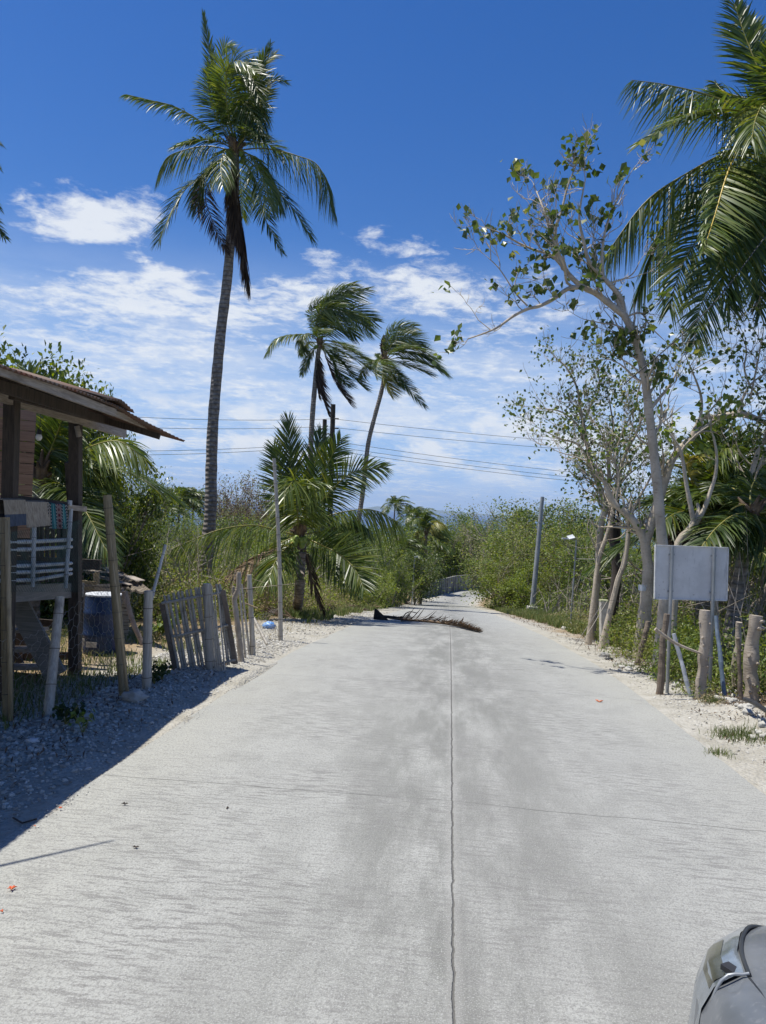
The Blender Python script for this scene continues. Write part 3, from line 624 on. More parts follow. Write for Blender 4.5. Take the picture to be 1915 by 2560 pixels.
hero_palm('coconut_palm', 'large coconut palm at the right edge, glossy fronds reaching in above the nearly bare tree', 'coconut palms along the road', 13, c8,
  [(1230, 2600), (1180, 1800), (1130, 1200), (1110, 800)], .17, .13, bb, [
  ([(1060, 770), (880, 670), (650, 580), (400, 520), (195, 492)], dict(droop=.75, L=.75, n=64, dz=-.5)),
  ([(1080, 760), (980, 450), (890, 220), (825, 20)], dict(upref=UPV, droop=.25, L=.72, ang=(68, 30), n=70, dz=.6, wind=(-.12, 0, 0))),
  ([(1080, 760), (960, 620), (880, 600), (760, 560), (700, 500)], dict(droop=.45, L=.5, dz=1)),
  ([(1090, 760), (1060, 500), (1010, 300), (920, 150), (830, 160)], dict(upref=UPV, droop=.35, L=.65, dz=1)),
  ([(1080, 820), (850, 900), (560, 1050), (280, 1240), (25, 1580)], dict(droop=.85, L=.75, n=80, dz=-.5)),
  ([(1080, 830), (860, 980), (640, 1160), (450, 1300), (230, 1800)], dict(droop=.7, L=.8, n=70, dz=1)),
  ([(1075, 870), (900, 870), (800, 1020), (700, 1340), (632, 1550)], dict(upref=(-.3, -1, .3), sides=(1, -1), L=.62, droop=.25, dz=-2.6, m='palm_front', rm='rachis_yellow', n=80, wind=(.35, 0, 0), rad=.026, snap=False)),
  ([(1080, 870), (830, 1080), (640, 1400), (500, 1640), (425, 1900)], dict(L=.85, droop=.35, dz=-1, n=76, upref=(0, -1, .5))),
  ([(1080, 880), (920, 1250), (740, 1600), (620, 1880), (570, 2120)], dict(L=.85, droop=.3, upref=UPV, n=76, dz=-1.4, m='palm')),
  ([(1090, 880), (980, 1150), (860, 1450), (760, 1700), (800, 1900)], dict(L=.8, droop=.35, upref=UPV, n=70)),
  ([(1100, 880), (1030, 1150), (990, 1500), (985, 1930)], dict(L=.75, droop=.15, upref=UPV, n=76, ang=(55, 24))),
  ([(1090, 870), (960, 1080), (820, 1300), (780, 1560)], dict(L=.8, droop=.4, upref=UPV, n=66, dz=1.2)),
  ([(1090, 870), (1020, 1080), (1000, 1330), (920, 1600)], dict(L=.8, droop=.4, upref=UPV, n=66, dz=1.6)),
  ([(1090, 780), (1020, 640), (960, 720), (930, 860)], dict(L=.7, droop=.6, dz=-1.8, m='palm_front', n=60)),
  ([(1100, 780), (1080, 600), (1060, 420), (1100, 250)], dict(L=.7, droop=.3, upref=UPV)),
  ], 15, fill=6, fillL=3.2, leafL=.75, w=.048, nleaf=66)
c1 = cx(0, 0, 1)

hero_palm('coconut_palm', 'coconut palm cut by the left edge of the picture, only frond tips in view', 'coconut palms along the road', 15, c1,
  [(-230, 1200), (-215, 800), (-200, 470)], .16, .12, np.array([P(-235, 1300, 15)[0], 15, float(gz(P(-235, 1300, 15)[0], 15))-.05]), [
  ([(-195, 460), (-130, 350), (-60, 325), (-8, 355)], dict(L=.5, droop=.4)),
  ([(-195, 460), (-110, 400), (-50, 385), (-12, 415)], dict(L=.45, droop=.4)),
  ([(-195, 460), (-110, 450), (-50, 470), (-10, 515)], dict(L=.45, droop=.4)),
  ([(-195, 465), (-120, 500), (-40, 535), (12, 595)], dict(L=.4, droop=.3)),
  ], 16, fill=5, fillL=1.5, leafL=.5)
c6 = cx(1100, 350, .4973)
c9 = cx(1550, 950, .226)
hero_palm('coconut_palm', 'dense dark coconut palm behind the white board, one yellowing frond', 'coconut palms along the road', 15.5, c9,
  [(960, 1900), (965, 1750), (985, 1600)], .17, .14, gbase(1772, 15.5), [
  ([(980, 1600), (880, 1350), (770, 1050), (760, 880), (900, 850)], dict(L=.7, droop=.4, m='palm_yellow', rm='rachis_yellow', dz=-1)),
  ([(980, 1600), (820, 1420), (680, 1290), (510, 1190)], dict(L=.75, droop=.7, m='palm_front')),
  ([(980, 1600), (940, 1250), (1060, 900), (1200, 750), (1300, 800)], dict(L=.85, droop=.6, m='palm_front', dz=-1)),
  ([(1000, 1590), (1010, 1200), (1080, 800), (1130, 400)], dict(upref=UPV, L=.8, droop=.3)),
  ([(1000, 1590), (1130, 1250), (1300, 900), (1500, 650), (1640, 600)], dict(upref=UPV, L=.9, droop=.5)),
  ([(1000, 1590), (1150, 1350), (1350, 1100), (1550, 1050)], dict(L=.9, droop=.6)),
  ([(1000, 1590), (1100, 1300), (1250, 1000), (1340, 600)], dict(upref=UPV, L=.9, droop=.4)),
  ([(980, 1590), (900, 1200), (900, 800), (980, 480)], dict(upref=UPV, L=.8, droop=.3)),
  ([(1000, 1600), (1150, 1400), (1250, 1300), (1400, 1350)], dict(L=.8, droop=.6)),
  ([(975, 1620), (850, 1560), (700, 1590), (500, 1620)], dict(L=.6, droop=.6, m='palm_tan', rm='rachis_dead')),
  ([(985, 1620), (900, 1600), (800, 1700), (740, 1800)], dict(L=.6, droop=.4, m='palm_dead', rm='rachis_dead')),
  ([(1000, 1590), (1200, 1200), (1400, 1000), (1640, 900)], dict(L=.95, droop=.6, dz=1)),
  ], 17, fill=9, fillL=3.0, leafL=.85, w=.055, nleaf=60)
hero_palm('coconut_palm', 'coconut palm with twin slanting trunk beside the tall fence post at the right edge', 'coconut palms along the road', 12.5, c9,
  [(1330, 2150), (1400, 1900), (1440, 1700), (1460, 1480)], .12, .10, gbase(1832, 12.5), [
  ([(1450, 1440), (1380, 1380), (1250, 1420), (1110, 1560)], dict(L=.65, droop=.8, rm='rachis_yellow')),
  ([(1450, 1440), (1500, 1380), (1580, 1390), (1700, 1500)], dict(L=.65, droop=.8, rm='rachis_yellow', m='palm_front')),
  ([(1450, 1440), (1380, 1470), (1330, 1560), (1300, 1700)], dict(L=.6, droop=.5)),
  ([(1450, 1440), (1500, 1500), (1560, 1600), (1600, 1720)], dict(L=.6, droop=.5)),
  ([(1450, 1440), (1440, 1250), (1500, 1100), (1600, 1060)], dict(L=.6, droop=.5, upref=UPV)),
  ([(1450, 1440), (1420, 1500), (1400, 1600), (1340, 1780)], dict(L=.5, droop=.4, m='palm_dead', rm='rachis_dead')),
  ], 18, fill=4, fillL=1.9, leafL=.6, w=.04)
c2 = cx(0, 800, .3021)
hero_palm('coconut_palm', 'coconut palm growing right behind the wooden house, fronds seen under its eave', 'coconut palms along the road', 13, c2,
  [(300, 1800), (310, 1500), (330, 1300)], .15, .12, gbase(85, 13), [
  ([(330, 1290), (550, 1150), (800, 1030), (1000, 1010), (1205, 1160)], dict(L=.75, droop=.55, m='palm_front', n=66)),
  ([(330, 1290), (520, 1180), (720, 1150), (880, 1220), (920, 1300)], dict(L=.75, droop=.5, m='palm_front')),
  ([(330, 1290), (360, 1000), (380, 820), (400, 700)], dict(L=.75, droop=.3, upref=UPV)),
  ([(330, 1290), (450, 1000), (520, 800), (560, 560)], dict(L=.8, droop=.3, upref=UPV)),
  ([(330, 1290), (300, 1000), (260, 700), (230, 420)], dict(L=.8, droop=.2, upref=UPV, m='palm_front')),
  ([(330, 1290), (400, 1150), (500, 1000), (640, 900)], dict(L=.8, droop=.4, upref=UPV)),
  ([(330, 1290), (480, 1350), (600, 1450), (680, 1650)], dict(L=.7, droop=.4)),
  ([(330, 1290), (560, 1300), (760, 1420), (860, 1600)], dict(L=.7, droop=.4)),
  ([(330, 1290), (560, 1500), (680, 1750), (740, 1980)], dict(L=.7, droop=.3, dz=-1)),
  ], 19, fill=6, fillL=3, leafL=.75)
hero_palm('coconut_palm', 'yellow green coconut palm with a pale thin trunk beside the far road bend', 'coconut palms along the road', 62, cx(980, 1250, .1934),
  [(412, 1000), (425, 700), (440, 430)], .17, .12, gbase(1059, 62), [
  ([(440, 420), (450, 330), (430, 260), (440, 200)], dict(L=.9, droop=.3, upref=UPV)),
  ([(440, 420), (500, 320), (560, 290), (650, 320)], dict(L=.9, droop=.5, m='palm_yellow')),
  ([(440, 420), (520, 360), (620, 340), (720, 400)], dict(L=.9, droop=.6, m='palm_front')),
  ([(440, 420), (540, 400), (620, 480), (700, 500)], dict(L=.9, droop=.5, m='palm_yellow')),
  ([(440, 430), (350, 400), (250, 520), (160, 530)], dict(L=.9, droop=.6, m='palm_yellow')),
  ([(440, 430), (380, 330), (330, 250), (200, 300)], dict(L=.9, droop=.5, m='palm_front')),
  ([(440, 430), (400, 480), (330, 560), (280, 680)], dict(L=.8, droop=.5, m='palm_yellow')),
  ([(440, 430), (560, 520), (600, 640), (620, 700)], dict(L=.8, droop=.5)),
  ], 20, fill=4, fillL=2.8, leafL=.9, w=.09, nleaf=34, wind=(.25, 0, 0))
# small distant palms: one crown mesh each, copied
def far_palm_proto(seed, H=6.0):
    rg = np.random.default_rng(seed); mt = MB(); ptrunk(mt, [(0, 0, 0), (.15, 0, H*.5), (.25, 0, H)], .16, .1, 14)
    mc = MB(); c = np.array([.25, 0, H])
    for i in range(17):
        a = i*2.4+rg.random()*.4; el = 1.25-1.5*(i/17); Lf = rg.uniform(2.3, 3.1)
        d0 = np.array([math.cos(a)*math.cos(el), math.sin(a)*math.cos(el), math.sin(el)])
        W3 = [c+d0*Lf*t_+np.array([.25, 0, -.75])*Lf*t_**2*.8 for t_ in (0, .33, .66, 1)]
        frond(mc, W3, .75, rg, n=24, w=.11, upref=(0, -.1, 1), wind=(.2, 0, 0))
    return mt, mc, H
_fp = []
for sd in (1, 2, 3):
    mt, mc, H = far_palm_proto(sd)
    _fp.append((mt.build('trunk', M['palm_trunk']), mc.build('crown', [M['palm'], M['rachis']])))
def place_far_palm(px, pyc, Z, k, label, group, yellow=False):
    top = P(px, pyc, Z); base = np.array([top[0], Z, float(gz(top[0], Z))-.1]); s = (top[2]-base[2])/6.0
    th = thing('coconut_palm', label, 'palm tree', base, group)
    cs = min(max(s, .8), 1.25)
    for o_, sc, off in ((_fp[k][0], (1, 1, s), 0), (_fp[k][1], (cs, cs, cs), 6*(s-cs))):
        c = o_.copy(); COL.objects.link(c); c.parent = th; c.scale = sc; c.location = (0, 0, off)
    th.rotation_euler = (0, 0, random.random()*.6-.3)
random.seed(5)
for i, (px, py, Z) in enumerate([(375, 1250, 95), (340, 1262, 90), (445, 1243, 90), (480, 1248, 92), (458, 1258, 100), (310, 1275, 80), (410, 1265, 85)]):
    place_far_palm(px, py, Z, i % 3, 'distant dark coconut palm among those under the far mountains, left of the tall trunk', 'distant palms left of the tall palm')
for i, (px, py, Z) in enumerate([(984, 1262, 120), (1025, 1287, 110), (1300, 1292, 130), (1045, 1297, 100)]):
    place_far_palm(px, py, Z, i % 3, 'distant coconut palm poking above the tree line beneath the sea horizon', 'distant palms under the sea horizon')
for i, (px, py, Z) in enumerate([(1125, 1385, 121), (1215, 1400, 126), (1000, 1370, 58), (1180, 1400, 124)]):
    place_far_palm(px, py, Z, i % 3, 'low coconut palm with drooping fronds over the road bend', 'palms over the road bend')
for o_ in [q for p_ in _fp for q in p_]: bpy.data.objects.remove(o_)
# ---------------------------------------------------------------- trees
def rot_dir(d, ang, az):
    d = nrm(d); a = nrm(np.cross(d, [0.3, .2, 1.0] if abs(d[2]) < .9 else [1, 0, 0])); b = np.cross(d, a)
    return nrm(d*math.cos(ang)+(a*math.cos(az)+b*math.sin(az))*math.sin(ang))
def grow(mb, tips, p, d, L, r, lv, rg, curl=.3, upb=.12, kids=(2, 4), spread=(22, 58), nseg=4, keep=None):
    pts = [np.array(p, float)]; d = nrm(d); r = max(r, .0048)
    for i in range(nseg):
        d = nrm(d+rg.normal(0, curl, 3)*.55+np.array([0, 0, upb])); pts.append(pts[-1]+d*L/nseg)
    tube(mb, pts, np.linspace(r, r*.55, nseg+1), 6 if r > .035 else (4 if r > .012 else 3), cap=False)
    if lv <= 0: tips.append((pts[-1], d)); tips.append((pts[-2], d)); return
    for k in range(rg.integers(kids[0], kids[1]+1)):
        t_ = rg.uniform(.35, 1); q = pts[int(t_*nseg)] if t_ < 1 else pts[-1]
        grow(mb, tips, q, rot_dir(d, R(rg.uniform(*spread)), rg.random()*6.28), L*rg.uniform(.5, .8), r*rg.uniform(.42, .6), lv-1, rg, curl, upb, kids, spread, nseg)
    grow(mb, tips, pts[-1], rot_dir(d, R(rg.uniform(5, 25)), rg.random()*6.28), L*.7, r*.5, lv-1, rg, curl, upb, kids, spread, nseg)
def clusters(mb, tips, rg, prob, n, spread, size, mi=0, hang=.8, aspect=.75):
    C = []
    for p, d in tips:
        if rg.random() < prob:
            k = rg.integers(n[0], n[1]+1); C.append(p+rg.normal(0, spread, (k, 3))-np.array([0, 0, spread*.5]))
    if C: leaves(mb, np.concatenate(C), size, rg, up=.2, aspect=aspect, mi=mi, hang=hang)
def hero_tree(name, label, Z, base, limbs, seed, conv, leaf, prob, nleaf, lsize, bark='bark_pale', cat='tree', group=None, lspread=.12, sub=1, dens=2.2, subL=.55, twist=.35, bare_above=None):
    """limbs: (pixel path [(x,y[,dz])], r0, r1, twig density factor)"""
    rg = np.random.default_rng(seed); th = thing(name, label, cat, base, group)
    mt = MB(); mw = mt; tips = []
    for li, lb in enumerate(limbs):
        path, r0, r1 = lb[:3]; df = lb[3] if len(lb) > 3 else 1
        W3 = [P(*conv(*q[:2]), Z+(q[2] if len(q) > 2 else 0)) for q in path]
        if li == 0: W3 = [np.array(base)]+W3
        n = max(6, len(path)*4); c = crom(W3, n); L = np.linalg.norm(np.diff(c, axis=0), axis=1).sum()
        rad = np.linspace(r0, r1, n)*(1+.05*np.sin(np.arange(n)*1.9+seed)); 
        if li == 0: rad[0] *= 1.35; rad[1] *= 1.1
        tube(mt, c, rad, 12 if r0 > .05 else 7, cap=True)
        k = int(L*dens*df)
        for i in range(k):
            t_ = rg.uniform(.18 if li else .62, 1); ii = min(int(t_*(n-1)), n-2); d = nrm(c[ii+1]-c[ii])
            r = max(rad[ii]*.4, .0095)
            grow(mw, tips, c[ii], rot_dir(d, R(rg.uniform(35, 80)), rg.random()*6.28), subL*rg.uniform(.6, 1.5), min(r, .03), sub, rg, twist, .14, (1, 3))
        grow(mw, tips, c[-1], nrm(c[-1]-c[-2]), subL, r1*.8, sub if df > 0 else 0, rg, twist, .12, (2, 4))
    mt.build('trunk', M[bark], th, base)
    ml = MB(); clusters(ml, tips, rg, prob, nleaf, lspread, lsize); 
    if ml.n: ml.build('foliage', M[leaf], th, base, smooth=False)
    return th, tips
GT = 'slender trees beside the right edge of the road'
hero_tree('tree', 'tall pale-barked tree leaning left over the road, mostly bare with few heart-shaped leaves', 11, gbase(1665, 11), [
  ([(1135, 2212), (1115, 2000), (1098, 1800), (1078, 1600), (1055, 1400), (1030, 1200), (1000, 1060), (965, 960), (925, 880)], .09, .052, .6),
  ([(925, 880), (860, 830), (790, 775), (720, 740), (660, 690), (620, 640)], .052, .034, 1),
  ([(710, 740), (640, 750), (570, 800), (500, 835), (440, 850), (370, 885), (300, 935), (240, 965), (140, 1000, .3)], .036, .009, .8),
  ([(640, 665), (560, 580), (480, 555), (400, 520), (310, 470), (230, 440)], .026, .008, 1),
  ([(620, 650), (590, 570), (578, 460), (610, 360), (640, 240), (690, 110)], .03, .009, 1.4),
  ([(690, 740), (640, 720), (620, 620, -.3), (560, 480, -.4), (520, 350, -.5), (470, 220)], .022, .007, 1.2),
  ([(925, 880), (905, 790), (820, 690), (750, 610), (720, 500), (700, 380), (730, 200)], .045, .009, 1.3),
  ([(820, 690), (815, 560), (840, 420), (900, 280), (950, 180)], .026, .007, 1.4),
  ([(850, 720), (960, 680), (1010, 600)], .016, .006, 1),
  ([(930, 890), (1010, 870), (1060, 940), (1120, 1000)], .018, .006, 1.1),
  ([(1060, 1350), (1100, 1300), (1150, 1240), (1200, 1150)], .03, .01, 1.2),
  ([(970, 970), (880, 930), (810, 920), (720, 900)], .016, .006, 1),
  ([(440, 835), (380, 770), (300, 650), (240, 590)], .014, .006, 1),
  ([(1030, 1200), (960, 1130), (880, 1080), (850, 1000)], .016, .006, 1),
  ], 21, c6, 'leaf_tree', .088, (4, 9), .13, sub=2, dens=3.2, subL=.34, group=GT, lspread=.075)
hero_tree('tree', 'thick trunked pale tree left of the white board, white paper strip on its trunk', 13, gbase(1618, 13), [
  ([(1045, 2212), (1040, 2100), (1022, 2000), (985, 1930), (940, 1880), (870, 1820), (835, 1740)], .135, .05, .8),
  ([(1030, 2030), (1070, 1900), (1110, 1780), (1135, 1700), (1165, 1610), (1215, 1545), (1265, 1500)], .09, .06, .4),
  ([(1265, 1500), (1300, 1425), (1325, 1390), (1390, 1395), (1460, 1380), (1530, 1375), (1590, 1400), (1660, 1430)], .055, .04, 1.2),
  ([(1310, 1400), (1315, 1310), (1295, 1230), (1240, 1100)], .03, .009, 1.6),
  ([(1520, 1375), (1515, 1320), (1560, 1230), (1640, 1170)], .03, .012, 1.6),
  ([(1600, 1400), (1640, 1350), (1690, 1300)], .03, .012, 1.6),
  ([(1560, 1240), (1530, 1150), (1540, 1050), (1500, 950)], .02, .008, 1.6),
  ([(1140, 1700), (1080, 1560), (1000, 1500), (950, 1400)], .035, .01, 1.4),
  ([(950, 1900), (1000, 1800), (1060, 1690), (1080, 1600)], .03, .01, 1.2),
  ([(880, 1830), (900, 1700), (880, 1600), (920, 1450)], .025, .008, 1.6),
  ([(840, 1750), (780, 1640), (700, 1600), (600, 1570)], .02, .008, 1.5),
  ], 22, c6, 'leaf_tree', .19, (3, 8), .09, sub=2, dens=3.0, subL=.36, group=GT)
hero_tree('tree', 'slim grey tree with a forked trunk, first from the left in the row', 17, gbase(1493, 17), [
  ([(790, 2212), (800, 2050), (812, 1930), (832, 1840), (800, 1740), (765, 1650), (745, 1560)], .10, .055, .9),
  ([(745, 1560), (725, 1450), (705, 1350), (690, 1250), (640, 1150), (590, 1100)], .05, .014, 2),
  ([(832, 1850), (850, 1700), (845, 1560), (870, 1450), (850, 1300)], .06, .014, 2),
  ([(730, 1480), (660, 1400), (590, 1360), (490, 1350)], .03, .01, 2),
  ([(750, 1600), (690, 1530), (600, 1500), (520, 1460)], .03, .01, 2),
  ([(720, 1420), (760, 1330), (800, 1250), (790, 1120)], .03, .01, 2),
  ([(840, 1600), (900, 1500), (960, 1380), (990, 1300)], .03, .01, 2),
  ([(800, 1740), (740, 1700), (680, 1690), (640, 1650)], .025, .008, 1.5),
  ], 23, c6, 'leaf_tree', .22, (4, 9), .09, sub=2, dens=3.0, subL=.42, group=GT, lspread=.16)
hero_tree('tree', 'thin winding tree crossing in front of the forked grey one', 15.5, gbase(1487, 15.5), [
  ([(785, 2212), (800, 2100), (835, 2000), (862, 1900), (875, 1790), (900, 1680), (940, 1560), (985, 1480)], .06, .03, 1),
  ([(985, 1480), (1010, 1400), (990, 1300), (1020, 1180)], .03, .01, 2),
  ([(875, 1790), (930, 1700), (1000, 1640), (1060, 1580)], .025, .008, 2),
  ([(900, 1680), (860, 1580), (820, 1480), (760, 1400)], .025, .008, 2),
  ([(800, 2100), (760, 2000), (740, 1950), (760, 1880)], .018, .006, .6),
  ], 24, c6, 'leaf_tree', .2, (3, 8), .09, sub=2, dens=2.8, subL=.36, group=GT)
hero_tree('tree', 'dark bare trunk standing behind the pale slanted ones', 18, gbase(1538, 18), [
  ([(885, 2212), (880, 2080), (866, 1950), (862, 1880), (870, 1790)], .14, .09, .2),
  ([(880, 2100), (898, 1980), (893, 1860), (900, 1760)], .06, .03, .8),
  ], 25, c6, 'leaf_tree', .3, (2, 6), .1, bark='bark_dark', sub=1, group=GT)
hero_tree('tree', 'slanted pale sapling with a cut top, between the dark trunk and the thick one', 14.5, gbase(1520, 14.5), [
  ([(895, 2212), (920, 2150), (938, 2060), (945, 1990), (948, 1945)], .065, .045, 0),
  ([(945, 1960), (900, 2000), (845, 2010)], .015, .006, .3),
  ], 26, c6, 'leaf_tree', .1, (2, 4), .08, sub=1, group=GT)
hero_tree('tree', 'bent pale tree forking in a V above the white board', 12.2, gbase(1695, 12.2), [
  ([(1195, 2050), (1225, 1990), (1270, 1945), (1278, 1920)], .075, .06, 0),
  ([(1278, 1940), (1262, 1850), (1240, 1740), (1222, 1620), (1205, 1550), (1150, 1470)], .045, .018, .7),
  ([(1280, 1940), (1325, 1860), (1355, 1780), (1385, 1680), (1390, 1580), (1375, 1490)], .045, .018, .6),
  ([(1225, 1630), (1215, 1560), (1290, 1480), (1380, 1420)], .02, .008, 1),
  ], 27, c6, 'leaf_bush', .65, (4, 9), .12, sub=1, dens=1.1, subL=.35, group=GT)
hero_tree('tree', 'pale slanted trunk right of the white board, hidden top', 13, gbase(1815, 13), [
  ([(1380, 2212), (1440, 2120), (1455, 2040), (1500, 1950), (1530, 1850), (1560, 1700), (1600, 1560)], .075, .04, .6),
  ([(1540, 1800), (1600, 1650), (1660, 1500)], .04, .01, 2),
  ([(1560, 1300), (1590, 1150), (1620, 1000)], .02, .01, 2),
  ], 28, c6, 'leaf_tree', .5, (3, 8), .09, sub=2, dens=2, subL=.6, group=GT)
# paper strip
# ---------- generic leafy trees for the thickets
def bush_proto(seed, H, leafs, nl, lsz, bark='bark_grey', stems=(3, 5), wide=.55, bare=0, lv=3):
    rg = np.random.default_rng(seed); mt = MB(); tips = []
    ns = rg.integers(*stems)
    for i in range(ns):
        a = 6.28*i/ns+rg.random(); d = np.array([math.cos(a)*wide*rg.uniform(.3, .9), math.sin(a)*wide*rg.uniform(.3, .9), 1])
        grow(mt, tips, (rg.normal(0, .08), rg.normal(0, .08), 0), d, H*.42*rg.uniform(.75, 1.1), H*.014, lv, rg, .28, .10, (2, 3), (20, 55))
    tp = np.array([t_[0] for t_ in tips]); zmax = np.percentile(tp[:, 2], 97); tp[:, 2] *= H/zmax
    for v in mt.V: v[:, 2] *= H/zmax
    for v in mt.V: v[:, 2] = np.where(v[:, 2] > H*.96, H*.96+(v[:, 2]-H*.96)*.25, v[:, 2])
    tp[:, 2] = np.where(tp[:, 2] > H*.96, H*.96+(tp[:, 2]-H*.96)*.25, tp[:, 2])
    mc = MB(); C = tp[rg.integers(0, len(tp), nl)]+rg.normal(0, H*.045, (nl, 3))
    low = rg.random(nl) < .25; C[low, 2] *= rg.uniform(.25, .9, low.sum())
    C[:, 2] = np.maximum(C[:, 2], .1)
    mi = rg.random(nl) < .3
    leaves(mc, C[~mi], lsz, rg, .35, .6, 0); leaves(mc, C[mi], lsz, rg, .35, .6, 1)
    return mt.build('trunk', M[bark]), (mc.build('crown', [M[l] for l in leafs], smooth=False) if nl else None), H
PR = {
 'g1': bush_proto(31, 5, ('leaf_bush', 'leaf_tree'), 5000, .13, 'twig'), 'g2': bush_proto(32, 5, ('leaf_bush', 'leaf_lime'), 4800, .13, 'twig'),
 'g3': bush_proto(33, 5, ('leaf_olive', 'leaf_bush'), 4500, .12, 'twig'), 'g4': bush_proto(34, 5, ('leaf_tree', 'leaf_dark'), 6500, .14),
 'br': bush_proto(35, 5, ('leaf_brown', 'leaf_olive'), 2600, .11, 'bark_grey', lv=3), 'bare': bush_proto(36, 5, ('leaf_olive', 'leaf_tree'), 700, .11, 'twig'),
 'broad': bush_proto(39, 4, ('leaf_tree', 'leaf_lime'), 11000, .12, wide=.75, lv=3),
 'small': bush_proto(37, 2.2, ('leaf_bush', 'leaf_lime'), 3600, .085), 'near': bush_proto(38, 4, ('leaf_bush', 'leaf_tree'), 7000, .075),
}
def put_tree(kind, px, ytop, Z, label, group, name='leafy_tree', cat='tree', wid=1.0, dx=0):
    tr, cr, H = PR[kind]; top = P(px, ytop, Z); base = np.array([top[0], Z, float(gz(top[0], Z))-.1]); s = (top[2]-base[2])/H*.92
    th = thing(name, label, cat, base, group); th.rotation_euler = (0, 0, random.random()*6.28); w = max(s, .55)*wid*random.uniform(.9, 1.1)
    for o_ in (tr, cr):
        if o_: c = o_.copy(); COL.objects.link(c); c.parent = th; c.scale = (w, w, s)
    return th
random.seed(8)
gR = 'trees of the thicket right of the far road'
rows = [(1165, 1290, 78, 'g2'), (1185, 1275, 72, 'g4'), (1205, 1285, 60, 'g1'), (1235, 1262, 66, 'g2'), (1255, 1245, 58, 'bare'), (1275, 1240, 62, 'g3'), (1310, 1232, 55, 'bare'), (1330, 1240, 60, 'g1'), (1300, 1275, 46, 'g3'),
        (1262, 1320, 48, 'g1'), (1255, 1335, 42, 'g2'), (1290, 1330, 38, 'g3'), (1330, 1300, 44, 'g3'), (1375, 1250, 48, 'g4'), (1400, 1240, 44, 'g3'), (1430, 1262, 46, 'g1'), (1370, 1310, 38, 'g2'), (1410, 1320, 36, 'g3'),
        (1465, 1275, 44, 'g4'), (1500, 1290, 48, 'g1'), (1540, 1300, 44, 'g3'), (1450, 1340, 34, 'g3'), (1490, 1340, 36, 'g1'), (1540, 1350, 32, 'g4'), (1580, 1310, 50, 'g2'), (1282, 1405, 36, 'small'), (1215, 1390, 44, 'g1'), (1320, 1400, 32, 'small'), (1390, 1390, 33, 'g3'), (1190, 1360, 62, 'g4')]
for i, (px, py, Z, k) in enumerate(rows):
    if (px, py) in ((1215, 1390), (1190, 1360)): continue
    if px < 1240: Z += 62
    elif px < 1500: Z = 50+(Z-30)*.85
    put_tree(k, px, py, Z, {'bare': 'half bare tree rising over the thicket right of the far road', 'g3': 'thin twiggy olive green tree in the thicket right of the far road', 'small': 'low bright green bush at the foot of the thicket by the grey pole'}.get(k, 'dense green tree in the thicket right of the far road'), gR+(' (%s)' % {'bare': 'half bare', 'g3': 'twiggy', 'small': 'low bushes'}.get(k, 'dense')), wid=1.15)
gM = 'trees left of the far road'
rows = [(1085, 1300, 95, 'g4'), (1110, 1296, 90, 'g2'), (1140, 1292, 100, 'g1'), (1060, 1305, 80, 'g1'), (1030, 1300, 85, 'g4'), (1000, 1312, 70, 'g2'), (1090, 1340, 72, 'g4'), (1130, 1340, 90, 'g1'), (1160, 1330, 92, 'g4'), (1020, 1340, 60, 'g2'), (1045, 1370, 56, 'g4'), (1085, 1390, 60, 'g4'),
        (960, 1312, 60, 'g1'), (925, 1310, 52, 'g2'), (890, 1308, 50, 'g1'), (850, 1300, 46, 'g1'), (810, 1300, 44, 'g2'), (830, 1280, 55, 'g4'), (780, 1295, 48, 'g1'), (955, 1350, 48, 'g2'), (905, 1340, 42, 'g2'), (860, 1340, 38, 'g2'), (985, 1380, 44, 'g2'), (800, 1340, 36, 'g1'), (1000, 1420, 45, 'small'), (965, 1420, 38, 'small'), (930, 1430, 34, 'small')]
for i, (px, py, Z, k) in enumerate(rows):
    if px > 1050: Z = 118+(i*7) % 13
    put_tree(k, px, py, Z, 'low bush at the road edge before the left trees' if k == 'small' else 'green tree in the dense growth between the leaning palm and the far road', gM+(' (low bushes)' if k == 'small' else ''), wid=1.15)
gB = 'brown half bare trees behind the young palm'
for px, py, Z, k in [(590, 1165, 46, 'br'), (560, 1175, 50, 'bare'), (615, 1195, 44, 'br'), (655, 1180, 47, 'br'), (690, 1185, 48, 'br'), (640, 1215, 40, 'br'), (720, 1200, 50, 'br')]:
    put_tree(k, px, py, Z, 'brownish half bare tree behind the young palm and the thin pole', gB, wid=1.0)
gL = 'green trees in the growth behind the gate'
for px, py, Z, k in [(330, 1290, 52, 'g4'), (375, 1296, 50, 'g2'), (420, 1300, 46, 'g4'), (470, 1290, 48, 'g1'), (500, 1285, 44, 'g1'), (545, 1275, 44, 'g2'), (590, 1280, 40, 'g4'), (640, 1290, 38, 'g1'), (690, 1290, 36, 'g2'), (740, 1290, 38, 'g1'), (300, 1330, 40, 'g2'), (350, 1345, 36, 'g2'), (430, 1345, 34, 'g2'), (480, 1350, 30, 'g2'), (560, 1340, 30, 'g3'), (620, 1345, 30, 'g2'), (400, 1390, 27, 'small'), (470, 1400, 25, 'small'), (540, 1400, 26, 'small'), (600, 1420, 26, 'small'), (340, 1400, 25, 'small'), (680, 1400, 28, 'g2')]:
    put_tree(k, px, py, Z, 'low yellow green bush behind the bamboo gate' if k == 'small' else 'green tree in the overgrown plot behind the bamboo gate', gL+(' (low bushes)' if k == 'small' else ''), wid=1.2)
gH = 'trees behind the wooden house'
